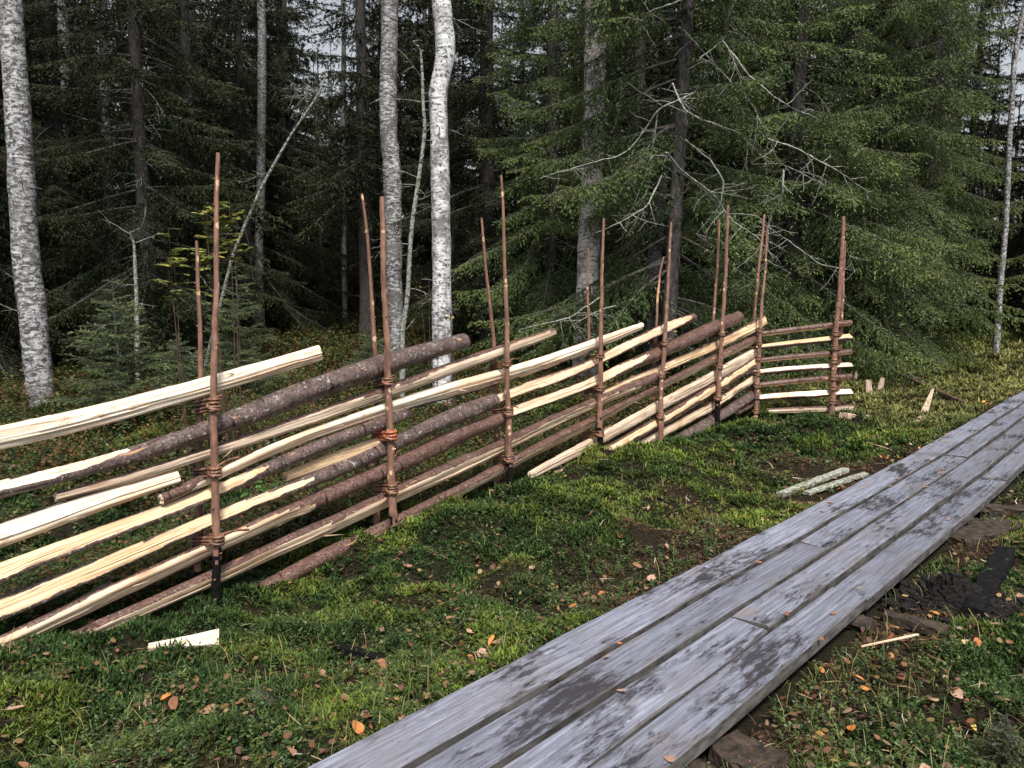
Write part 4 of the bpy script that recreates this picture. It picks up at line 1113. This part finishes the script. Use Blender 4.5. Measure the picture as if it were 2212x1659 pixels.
# ------------------------------------------------------------------ ground cover
def sample(n, rmin, rmax, r, spread=52):
    rr = rmin * (rmax / rmin) ** r.random(n); a = np.radians(r.uniform(-spread, spread, n))
    x = rr * np.sin(a); y = rr * np.cos(a)
    s, t = st(x, y); d = np.abs(t + 1.455 - drift(s))
    keep = (d > .385) & (y > .8)
    return x[keep], y[keep], rr[keep]
def sc(rr): return 1 + .26 * np.maximum(0, rr - 3)
def patchcol(x, y, r, n):
    a = fbm(x * 1.3, y * 1.3, 41); b = fbm(x * 4.5, y * 4.5, 47); c = fbm(x * 1.1 + 9, y * 1.1, 53)
    deep = np.array([.024, .048, .012]); yel = np.array([.100, .135, .022]); brn = np.array([.085, .050, .030]); olive = np.array([.075, .075, .022])
    bank = np.exp(-((x - 1.0) ** 2 + (y - 5.5) ** 2) / 1.6)
    wy = sstep(.46, .68, a * .6 + b * .4 + .20 * bank - .05 * np.exp(-(x + 1.2) ** 2 - (y - 2.4) ** 2))[:, None]
    col = deep * (1 - wy) + yel * wy
    s, t = st(x, y)
    edge = np.exp(-((np.abs(t + 1.455 - drift(s)) - .45) / .22) ** 2)
    wb = sstep(.58, .74, c * .75 + b * .25 + .15 * edge)[:, None]
    col = col * (1 - wb) + brn * wb
    behind = sstep(.2, 1.0, (y - 3.58) - (x + 1.43) * 1.2246)
    far = (sstep(6, 10, y) * behind)[:, None] * .75
    col = col * (1 - far) + olive * .7 * far  # olive floor behind the fence, colour darkened in place of tree shade
    clr = (sstep(3.0, 4.6, x) * sstep(6.5, 9, y) * (1 - .8 * sstep(15, 19, y)))[:, None]
    col = col * (1 - clr) + clr * (np.array([.135, .14, .045]) * (.6 + .8 * b[:, None]) * (1 - .5 * wb))
    hf = fbm(x * 11, y * 11, 58, 2)[:, None]
    return col * r.uniform(.4, 1.6, (n, 1)) * (.45 + 1.1 * hf), wb[:, 0]
def moss():
    r = np.random.default_rng(401)
    x, y, rr = sample(380000, 1.5, 26, r)
    cl = fbm(x * 8, y * 8, 63, 2); kk = (cl > .44) | (r.random(len(x)) < .34); x, y, rr, cl = x[kk], y[kk], rr[kk], cl[kk]; n = len(x)
    z = ground_h(x, y)
    col, wb = patchcol(x, y, r, n)
    s = .021 * sc(rr) * r.uniform(.6, 1.4, n) * (1 - .45 * wb) * (.55 + .9 * cl)
    tall = .6 * sstep(.56, .74, fbm(x * 2.2, y * 2.2, 61))
    h = s * (.5 + 1.0 * tall) + .022 * np.clip(cl - .42, 0, .4) * 4 * (1 - wb)
    P = np.stack([x, y, z], -1); K = 6
    lean = r.normal(0, .22, (n, 2)) * h[:, None]
    V = []
    a0 = r.uniform(0, 6.28, n)
    for k in range(K):
        f = .35 + .65 * k / (K - 1)
        a = a0 + k * 2.4
        d = np.stack([np.cos(a), np.sin(a), r.uniform(-.25, .5, n) + .35 * f + .5 * tall], -1)
        b = P + np.stack([lean[:, 0] * f, lean[:, 1] * f, h * f * .8], -1)
        w = np.stack([-np.sin(a), np.cos(a), np.zeros(n)], -1) * (s * .15)[:, None]
        b0 = b - np.array([0, 0, 1]) * (s * .18)[:, None]
        V.append(np.stack([b0 - w, b0 + w, b + d * (s * .62)[:, None]], 1))
    V = np.stack(V, 1).reshape(-1, 3)
    C = np.repeat(col, K * 3, 0)
    C = C.reshape(n, K, 3, 3); C[:, :, 2] *= 1.35; C = C.reshape(-1, 3)
    mb = MB(); mb.add(V, np.arange(len(V)).reshape(-1, 3), 0, None, C)
    tag(mb.build('moss', MOSSM, smooth=False), 'star shaped moss shoots covering the forest floor', 'moss', kind='stuff')
moss()
def oval_leaves(mb, c, d, up, L, W, col):
    n = len(c)
    d = d / (np.linalg.norm(d, axis=1)[:, None] + 1e-9)
    w = np.cross(d, up); w /= np.linalg.norm(w, axis=1)[:, None] + 1e-9
    L = L[:, None]; W = W[:, None]
    V = np.stack([c, c + d * L * .3 + w * W, c + d * L * .72 + w * W * .85, c + d * L, c + d * L * .72 - w * W * .85, c + d * L * .3 - w * W], 1).reshape(-1, 3)
    mb.add(V, np.arange(len(V)).reshape(-1, 6), 0, None, np.repeat(col, 6, 0))
def lingon(nm, N_, r0, r1, seed, size, hgt, thr, cols, label, behind=False, K=9):
    r = np.random.default_rng(seed)
    x, y, rr = sample(N_, r0, r1, r); z = ground_h(x, y)
    m = fbm(x * 1.6, y * 1.6, seed) > thr
    if behind: m &= ((y - 3.58) - (x + 1.43) * 1.2246) > .35
    x, y, z, rr = x[m], y[m], z[m], rr[m]; n = len(x)
    k_ = sc(rr) ** .75
    h = hgt * r.uniform(.4, 1.2, n)
    lean = r.normal(0, .35, (n, 2)) * h[:, None]
    mb = MB()
    base = np.stack([x, y, z], -1)
    pal = np.array(cols)
    bc = pal[r.integers(0, len(pal), n)] * r.uniform(.7, 1.3, (n, 1))
    for k in range(K):
        f = .3 + .7 * k / (K - 1); a = r.uniform(0, 6.28, n)
        c = base + np.stack([lean[:, 0] * f, lean[:, 1] * f, h * f], -1)
        d = np.stack([np.cos(a), np.sin(a), r.uniform(-.1, .7, n)], -1)
        up = np.stack([r.normal(0, .4, n), r.normal(0, .4, n), np.ones(n)], -1)
        L = size * k_ * r.uniform(.7, 1.3, n)
        oval_leaves(mb, c, d, up, L, L * .27, bc * r.uniform(.75, 1.3, (n, 1)))
    # stems
    w = np.stack([np.full(n, .0008), np.zeros(n), np.zeros(n)], -1) * k_[:, None]
    t = base + np.stack([lean[:, 0], lean[:, 1], h], -1)
    V = np.stack([base - w, base + w, t], 1).reshape(-1, 3)
    mb.add(V, np.arange(len(V)).reshape(-1, 3), 0, None, np.array([.07, .04, .02]))
    tag(mb.build(nm, LEAFM, smooth=False), label, 'ground plants', kind='stuff')
lingon('lingonberry_shoots', 26000, 1.6, 10, 411, .0125, .055, .47, [(.03, .062, .016), (.05, .09, .02), (.075, .115, .04), (.09, .12, .03)], 'low glossy lingonberry shoots among the moss')
lingon('blueberry_shrubs', 60000, 3.6, 28, 421, .018, .22, .42, [(.04, .065, .018), (.07, .085, .02), (.10, .075, .025), (.03, .055, .018), (.13, .06, .025)], 'knee low blueberry shrubs turning yellow and rust behind the fence', behind=True, K=10)
def grass():
    r = np.random.default_rng(431)
    x, y, rr = sample(11000, 1.6, 16, r)
    g = fbm(x * 1.2 + 3, y * 1.2, 433) + .16 * ((y > 6) & (x > 3.2))
    m = (g > .60) | (r.random(len(x)) < .06)
    x, y, rr = x[m], y[m], rr[m]; n = len(x); z = ground_h(x, y)
    L = r.uniform(.03, .11, n) * np.where(g[m] > .6, 1.2, .8); a = r.uniform(0, 6.28, n); k_ = sc(rr) ** .7
    d = np.stack([np.cos(a), np.sin(a), np.zeros(n)], -1); w = np.stack([-np.sin(a), np.cos(a), np.zeros(n)], -1) * (.0011 * k_)[:, None]
    b = np.stack([x, y, z], -1); u = np.array([0, 0, 1.0]); be = r.uniform(.1, .8, n)[:, None]; L = L[:, None]
    p1 = b + (d * be * .3 + u * .5) * L; p2 = b + (d * be + u * .75) * L; p3 = b + (d * be * 1.6 + u * (.85 - .4 * be)) * L
    V = np.stack([b - w, b + w, p1 - w, p1 + w, p2 - w * .7, p2 + w * .7, p3], 1).reshape(-1, 3)
    k = np.arange(n)[:, None] * 7
    col = np.where(r.random((n, 1)) < .45, np.array([[.26, .21, .08]]), np.array([[.10, .16, .035]])) * r.uniform(.7, 1.3, (n, 1))
    mb = MB(); mb.add(V, np.vstack([np.hstack([k, k + 1, k + 3, k + 2]), np.hstack([k + 2, k + 3, k + 5, k + 4])]), 0, None, np.repeat(col, 7, 0))
    mb.f.append((np.hstack([k + 4, k + 5, k + 6]), np.zeros(n, np.int32)))
    tag(mb.build('grass', LEAFM, smooth=False), 'thin green and straw coloured grass blades in the moss', 'grass', kind='stuff')
grass()
def debris():
    r = np.random.default_rng(441)
    x, y, rr = sample(8500, 1.6, 14, r); n = len(x)
    z = ground_h(x, y) + .015 + .02 * r.random(n)
    a = r.uniform(0, 6.28, n); L = (r.uniform(.015, .09, n) * sc(rr) ** .5)[:, None]; d = np.stack([np.cos(a), np.sin(a), r.normal(0, .25, n)], -1)
    w = np.stack([-np.sin(a), np.cos(a), r.normal(0, .3, n)], -1) * (.0011 * sc(rr) ** .8 * r.uniform(.5, 1.6, n))[:, None]
    b = np.stack([x, y, z], -1)
    mid = b + d * L * .5 + np.stack([r.normal(0, .006, n), r.normal(0, .006, n), r.uniform(0, .01, n)], -1)
    V = np.stack([b - w, b + w, mid + w, mid - w, b + d * L], 1).reshape(-1, 3); k = np.arange(n)[:, None] * 5
    pal = np.array([(.10, .055, .035), (.06, .035, .025), (.45, .35, .2), (.22, .13, .07), (.62, .55, .42)])
    col = pal[r.choice(5, n, p=[.35, .25, .15, .18, .07])]
    mb = MB(); mb.add(V, np.hstack([k, k + 1, k + 2, k + 3]), 0, None, np.repeat(col, 5, 0)); mb.f.append((np.hstack([k + 3, k + 2, k + 4]), np.zeros(n, np.int32)))
    tag(mb.build('twig_litter', LEAFM, smooth=False), 'scattered dry twigs, needles and pale splinters on the moss', 'litter', kind='stuff')
    mb = MB(); x, y, rr = sample(11000, 1.7, 20, r); n = len(x)
    m = (fbm(x * 1.5, y * 1.5, 445) > .42); x, y, rr = x[m], y[m], rr[m]; n = len(x)
    z = ground_h(x, y) + .02 + .03 * r.random(n); a = r.uniform(0, 6.28, n)
    pal = np.array([(.22, .10, .05), (.18, .09, .06), (.26, .16, .10), (.30, .19, .08), (.12, .06, .04)])
    col = pal[r.integers(0, 5, n)] * r.uniform(.6, 1.1, (n, 1))
    up = np.stack([r.normal(0, .35, n), r.normal(0, .35, n), np.ones(n)], -1)
    L = r.uniform(.012, .034, n) * sc(rr) ** .35
    oval_leaves(mb, np.stack([x, y, z], -1), np.stack([np.cos(a), np.sin(a), r.normal(0, .3, n)], -1), up, L, L * r.uniform(.2, .42, n), col)
    tag(mb.build('leaf_litter', LEAFM, smooth=False), 'carpet of tiny brown leaf fragments between the moss shoots', 'litter', kind='stuff')
    # reindeer lichen patch
    mb = MB(); c = at_z(590, 1530, .03); n = 1400
    q = r.normal(0, .055, (n, 2)); x = c[0] + q[:, 0]; y = c[1] + q[:, 1]; z = ground_h(x, y) + .01
    for k in range(3):
        dd = r.normal(0, 1, (n, 3)); dd[:, 2] = abs(dd[:, 2]) + .4; dd /= np.linalg.norm(dd, axis=1)[:, None]
        b = np.stack([x, y, z], -1); w = np.cross(dd, [1, 0, 0]) * .0012
        V = np.stack([b - w, b + w, b + dd * r.uniform(.012, .032, (n, 1))], 1).reshape(-1, 3)
        mb.add(V, np.arange(len(V)).reshape(-1, 3), 0, None, np.array([.5, .52, .44]))
    tag(mb.build('lichen_patch', LEAFM, smooth=False), 'pale reindeer lichen cushion in the foreground moss', 'lichen', kind='stuff')
debris()

# ------------------------------------------------------------------ fallen leaves, each its own object
def leaf_mesh(col, seed, rd):
    r = np.random.default_rng(seed); mb = MB(); n = 16
    a = np.linspace(0, 2 * np.pi, n, endpoint=False)
    L, W = .5, .5 * rd
    x = np.cos(a) * L; y = np.sin(a) * W * (1 - .35 * np.cos(a))
    x = x * (1 + .04 * r.normal(0, 1, n)); y *= 1 + .05 * r.normal(0, 1, n)
    curl = r.uniform(.1, .5)
    z = curl * (y ** 2) * 2 + .12 * r.normal() * x ** 2 + r.normal(0, .012, n)
    V = np.vstack([np.stack([x, y, z], -1), [[-.3, 0, 0], [0, 0, -.01], [.3, 0, 0]]])
    f = []
    for k in range(n):
        b = (k + 1) % n; mx = (x[k] + x[b]) / 2; c = n + (0 if mx < -.17 else 1 if mx < .17 else 2)
        f.append([k, b, c])
    f2 = []
    C = np.tile(np.array(col), (len(V), 1)) * r.uniform(.75, 1.15, (len(V), 1))
    mb.add(V, f, 0, None, C)
    # triangles where the midrib changes segment
    for k in range(n):
        b = (k + 1) % n
        ca = n + (0 if (x[k] + x[b]) / 2 < -.17 else 1 if (x[k] + x[b]) / 2 < .17 else 2)
        e = (b + 1) % n
        cb = n + (0 if (x[b] + x[e]) / 2 < -.17 else 1 if (x[b] + x[e]) / 2 < .17 else 2)
        if ca != cb: f2.append([b, cb, ca])
    mb.f.append((np.array(f2), np.zeros(len(f2), np.int32)))
    tube(mb, [(-.48, 0, 0), (-.65, .02, .02), (-.82, .08, .03)], [.018, .014, .01], 4, 0, col=np.array(col) * .8)
    return mb.mesh('fallen_leaf', [LEAFV], smooth=True)
LEAFC = {'orange': [(.52, .19, .05), (.60, .24, .07)], 'brown': [(.26, .12, .065), (.34, .19, .12)], 'pinkish tan': [(.48, .30, .20), (.42, .25, .19)], 'yellow': [(.66, .46, .12), (.62, .52, .24)]}
LM = {k: [leaf_mesh(c, 500 + i * 7 + j, rd) for j, (c, rd) in enumerate(zip(v * 2, (.55, .8, .68, .42)))] for i, (k, v) in enumerate(LEAFC.items())}
def put_leaf(x, y, z, kind, where, size, on_board=False):
    o = bpy.data.objects.new('fallen_leaf', random.choice(LM[kind])); COL.objects.link(o)
    o.location = (x, y, z); sl = .12 if on_board else .45
    o.rotation_euler = (random.gauss(0, sl), random.gauss(0, sl), random.uniform(0, 6.28)); o.scale = (size,) * 3
    tag(o, '%s fallen birch leaf lying %s' % (kind, where), 'leaf', '%s leaves %s' % (kind, where))
random.seed(21)
hand = [(1237,1336,'orange',.045),(1043,1436,'pinkish tan',.05),(1055,1455,'pinkish tan',.04),(1150,1225,'pinkish tan',.04),(853,1510,'yellow',.036),(1016,1440,'orange',.04),(745,1272,'orange',.04),
 (1150,1262,'orange',.03),(1265,1300,'brown',.035),(130,1500,'brown',.05),(360,1518,'orange',.05),(376,1532,'brown',.06),(450,1545,'brown',.055),(520,1555,'brown',.05),(40,1590,'pinkish tan',.05),
 (590,1470,'orange',.035),(500,1630,'orange',.045),(420,1590,'brown',.05),(330,1660,'brown',.05),(1230,1215,'brown',.04),(1400,1115,'pinkish tan',.035),(1440,1130,'brown',.035),(225,1470,'brown',.05),(300,1400,'brown',.04),
 (955,1545,'brown',.04),(870,1590,'pinkish tan',.04),(700,1455,'brown',.045),(1320,1258,'orange',.03),(1492,1270,'orange',.035)]
for (a, b, k, s) in hand:
    p = at_z(a, b, .04); put_leaf(p[0], p[1], float(ground_h(p[0], p[1])) + .035, k, 'on the moss between fence and boardwalk', s)
handr = [(1775,1585,'orange',.05),(1785,1605,'yellow',.05),(1757,1440,'orange',.045),(1775,1455,'orange',.045),(1893,1450,'yellow',.06),(1860,1465,'orange',.05),(1870,1480,'orange',.045),(1925,1380,'orange',.045),(1945,1390,'brown',.05),
 (2110,1395,'orange',.055),(2085,1400,'yellow',.04),(2095,1425,'pinkish tan',.05),(2330,1400,'brown',.05),(1990,1630,'pinkish tan',.05),(2060,1520,'brown',.04),(2105,1558,'yellow',.038),(1925,1575,'yellow',.045),(2180,1390,'brown',.05),
 (1840,1560,'orange',.05),(2000,1690,'brown',.05),(1650,1640,'orange',.05),(1790,1660,'brown',.05),(1962,1566,'brown',.045),(2035,1480,'brown',.04),(2150,1360,'pinkish tan',.045),(1830,1530,'pinkish tan',.045)]
for (a, b, k, s) in handr:
    p = at_z(a, b, .03); put_leaf(p[0], p[1], float(ground_h(p[0], p[1])) + .035, k, 'on the moss right of the boardwalk', s * .85)
handb = [(1640,1215,'orange',.03),(1312,1418,'orange',.028),(1338,1390,'orange',.03),(1342,1492,'pinkish tan',.035),(1855,1270,'yellow',.02),(2050,1120,'orange',.025),(1823,1228,'brown',.02),(1700,1325,'brown',.03),(1448,1640,'pinkish tan',.04),(1775,1380,'brown',.03),(1800,1325,'brown',.03)]
for k in range(22):
    s = random.uniform(4.5, 9.5); t = random.choice([-1.8, -1.76, -1.64, -1.6, -1.45]) + random.uniform(-.03, .03) + float(drift(s)); x, y = from_st(s, t)
    put_leaf(x, y, .128, random.choice(['orange', 'brown', 'pinkish tan']), 'on the boardwalk planks', random.uniform(.025, .04), True)
for (a, b, k, s) in handb:
    p = at_z(a, b, .128); put_leaf(p[0], p[1], .13, k, 'on the boardwalk planks', s, True)
for k in range(46):
    s = random.uniform(4.6, 12.5); t = -1.86 - abs(random.gauss(0, .16)) + float(drift(s)); x, y = from_st(s, t)
    put_leaf(x, y, float(ground_h(x, y)) + .035, random.choice(['orange', 'orange', 'brown', 'pinkish tan']), 'on the moss between fence and boardwalk', random.uniform(.028, .045))
cnt = 0
while cnt < 175:
    rr = 1.8 * (9.5 / 1.8) ** random.random(); a = math.radians(random.uniform(-36, 37)); x, y = rr * math.sin(a), rr * math.cos(a)
    s, t = st(x, y); d = abs(t + 1.455 - float(drift(s)))
    if d < .42: continue
    edge = math.exp(-((d - .48) / .2) ** 2)
    if random.random() > .30 + .7 * edge + .35 * (t > -1.4): continue
    behind = ((y - 3.58) - (x + 1.43) * 1.2246) > 0
    where = 'on the moss right of the boardwalk' if t > -1.4 else ('on the forest floor behind the fence' if behind else 'on the moss between fence and boardwalk')
    put_leaf(x, y, float(ground_h(x, y)) + .03, random.choices(list(LM), [3, 5, 3, .7])[0], where, random.uniform(.026, .05)); cnt += 1

# ------------------------------------------------------------------ loose wood lying about
def slab(name, cat, label, a, b, w, th, mat, z=None, taper=(1, 1), rough=.05, mats=None, tilt=0.0, up0=0.0, up1=0.0):
    """a piece of wood lying from point px a to px b, w m wide and th m thick"""
    pa, pb = at_z(*a, 0.03), at_z(*b, 0.03)
    za = float(ground_h(pa[0], pa[1])) + (z if z is not None else .02); zb = float(ground_h(pb[0], pb[1])) + (z if z is not None else .02)
    A = np.array([pa[0], pa[1], za + up0]); B = np.array([pb[0], pb[1], zb + up1])
    c = (A + B) / 2; L = np.linalg.norm(B - A); T = (B - A) / L
    S = np.cross(T, [0, 0, 1]); S /= np.linalg.norm(S); U = np.cross(S, T)
    S, U = S * math.cos(tilt) + U * math.sin(tilt), U * math.cos(tilt) - S * math.sin(tilt)
    n = max(6, int(L / .02)); seed = a[0] * .01
    prof = np.array([(-.5, -.5), (-.52, 0), (-.5, .42), (-.44, .5), (-.15, .52), (.2, .5), (.45, .5), (.5, .4), (.51, 0), (.5, -.5), (0, -.52)])
    m = len(prof); tt = np.linspace(0, 1, n)
    ws = w * (taper[0] * (1 - tt) + taper[1] * tt) * (1 + rough * 2 * (vnoise(tt * L * 12, tt * 0 + seed, 71) - .5))
    hs = th * (1 + rough * 3 * (vnoise(tt * L * 9, tt * 0 + seed + 5, 72) - .5))
    jig = 1 + rough * (vnoise(tt[:, None] * L * 25, np.arange(m)[None] * 3.3 + seed, 73) - .5) * 2
    V = (A - c) + T * (tt * L)[:, None, None] + S * (prof[None, :, 0] * ws[:, None] * jig)[:, :, None] + U * (prof[None, :, 1] * hs[:, None] * jig)[:, :, None]
    uv = np.stack(np.broadcast_arrays(tt[:, None] * L + seed * 9, np.cumsum(np.r_[0, np.hypot(*np.diff(prof, axis=0).T)])[None] * w), -1).reshape(-1, 2)
    i = np.arange(n - 1)[:, None] * m; j = np.arange(m)[None]; j2 = (j + 1) % m
    q = np.stack([i + j, i + j2, i + m + j2, i + m + j], -1).reshape(-1, 4)
    mb = MB(); mb.add(V.reshape(-1, 3), q, 0, uv, np.zeros(3))
    mb.f.append((np.array([list(range(m))[::-1], list(range((n - 1) * m, n * m))]), np.zeros(2, np.int32)))
    o = mb.build(name, mat, None, tuple(c), smooth=False)
    return tag(o, label, cat)
slab('wood_offcut', 'wood scrap', 'white sawn offcut lying in the moss below the nearest fence pole', (322,1418), (474,1396), .085, .018, rail_mat(None, WOOD_W), z=.06, taper=(.3, 1), tilt=-.3)
slab('wood_sliver', 'wood scrap', 'long thin white splinter on brown litter right of the boardwalk', (1860,1399), (1982,1386), .010, .006, rail_mat(None, WOOD_W), z=.04, taper=(.5, 1.3))
slab('weathered_board', 'wood scrap', 'lichen grey board sunk in moss beside the boardwalk', (1684,1076), (1826,1030), .055, .03, LICHENW, z=.03)
slab('weathered_board', 'wood scrap', 'second lichen board half under the boardwalk edge', (1740,1086), (1868,1040), .05, .02, LICHENW, z=.02)
slab('rotten_board', 'wood scrap', 'dark soaked board poking out from under the right side of the boardwalk', (2062,1165), (2180,1132), .17, .07, ROTTEN, z=.02, rough=.1)
slab('rotten_log', 'wood scrap', 'mossy brown log behind the dark soaked board at the right edge', (2110,1102), (2300,1108), .12, .08, ROTTEN, z=.03, rough=.15)
slab('burnt_block', 'wood scrap', 'charred black block of wood lying upright in the moss at the right', (2172,1196), (2100,1330), .10, .085, CHAR, z=.04, rough=.16, taper=(1, .85))
slab('rotten_log', 'wood scrap', 'flat brown log chunk with leaves on it below the black block', (1912,1328), (2046,1362), .075, .04, ROTTEN, z=.02, taper=(.8, 1), rough=.1)
slab('rotten_stump', 'wood scrap', 'reddish rotten wood under the bottom right plank', (1565,1600), (1670,1660), .16, .07, ROTTEN, z=.01, rough=.15)
slab('burnt_stick', 'wood scrap', 'small charred stick in the moss below the middle of the fence', (724,1390), (836,1418), .035, .03, CHAR, z=.02, rough=.2)
slab('bark_pole', 'wood scrap', 'thin brown pole lying beyond the corner of the fence', (1923,812), (2088,878), .05, .05, rail_mat(BARK, WOOD_T), z=.04, rough=.1)
slab('wood_wedge', 'wood scrap', 'pale split wedge leaning on the thin brown pole', (2014,858), (1988,912), .085, .03, rail_mat(None, WOOD_T), z=.03, taper=(.35, 1.1), up0=.08)
slab('wood_splinter', 'wood scrap', 'orange bark splinter lying across the plank gap in the foreground', (1194,1583), (1270,1527), .014, .006, rail_mat(None, WOOD_Y), z=.11, taper=(.4, 1.3))
slab('wood_offcut', 'wood scrap', 'sawn log end by the foot of the corner post wing', (1822,905), (1868,900), .12, .07, rail_mat(None, WOOD_T), z=.04, rough=.1)
slab('wood_splinter', 'wood scrap', 'curved yellow strip of wood on the ground near the boardwalk bend', (1872,962), (1925,985), .008, .005, rail_mat(None, WOOD_Y), z=.05)
for lab, a, b, h, w, t in (('narrow upright white chip just right of the corner post', (1845,828), 0, .20, .05, .1), ('broad upright pale slab in the grass right of the corner post', (1880,850), 0, .26, .09, -.2),
                        ('second upright pale slab beside the broad one', (1900,838), 0, .20, .08, .15)):
    p = at_z(a[0], a[1], 0.02); gz = float(ground_h(p[0], p[1]))
    mb = MB(); q = np.array([(-.5, 0), (.5, 0), (.52, .4), (.42, .96), (.1, 1), (-.3, .93), (-.48, .5)]) * [w, h]
    Vf = np.array([(x + t * z, -.012, z - .02) for x, z in q]); Vb = Vf + [0, .03, 0]; m = len(q)
    mb.add(np.vstack([Vf, Vb]), [[k, (k + 1) % m, (k + 1) % m + m, k + m] for k in range(m)], 0, np.vstack([q[:, ::-1]] * 2))
    mb.f.append((np.array([list(range(m))[::-1], list(range(m, 2 * m))]), np.zeros(2, np.int32)))
    tag(mb.build('wood_chip', rail_mat(None, WOOD_T), None, (p[0], p[1], gz), smooth=False), lab, 'wood scrap')
# heap of black peat clods
def peat():
    r = np.random.default_rng(91); c = at_z(2060, 1290, .03); gz = float(ground_h(c[0], c[1])); mb = MB()
    for k in range(800):
        q = r.normal(0, 1, 2) * [.12, .09]; hh = .12 * math.exp(-(q[0] ** 2 + q[1] ** 2) / .012)
        s = r.uniform(.008, .022); d = r.normal(0, 1, (8, 3)); d /= np.linalg.norm(d, axis=1)[:, None]
        box = np.array([(x, y, z) for x in (-1, 1) for y in (-1, 1) for z in (-1, 1)]) * s + d * s * .5
        mb.add(box + [q[0], q[1], hh * r.uniform(.6, 1) + .01], [[0, 1, 3, 2], [4, 6, 7, 5], [0, 4, 5, 1], [2, 3, 7, 6], [0, 2, 6, 4], [1, 5, 7, 3]])
    tag(mb.build('peat_heap', PEAT, None, (c[0], c[1], gz), smooth=False), 'crumbly heap of black peat left of the charred block', 'peat', kind='stuff')
peat()
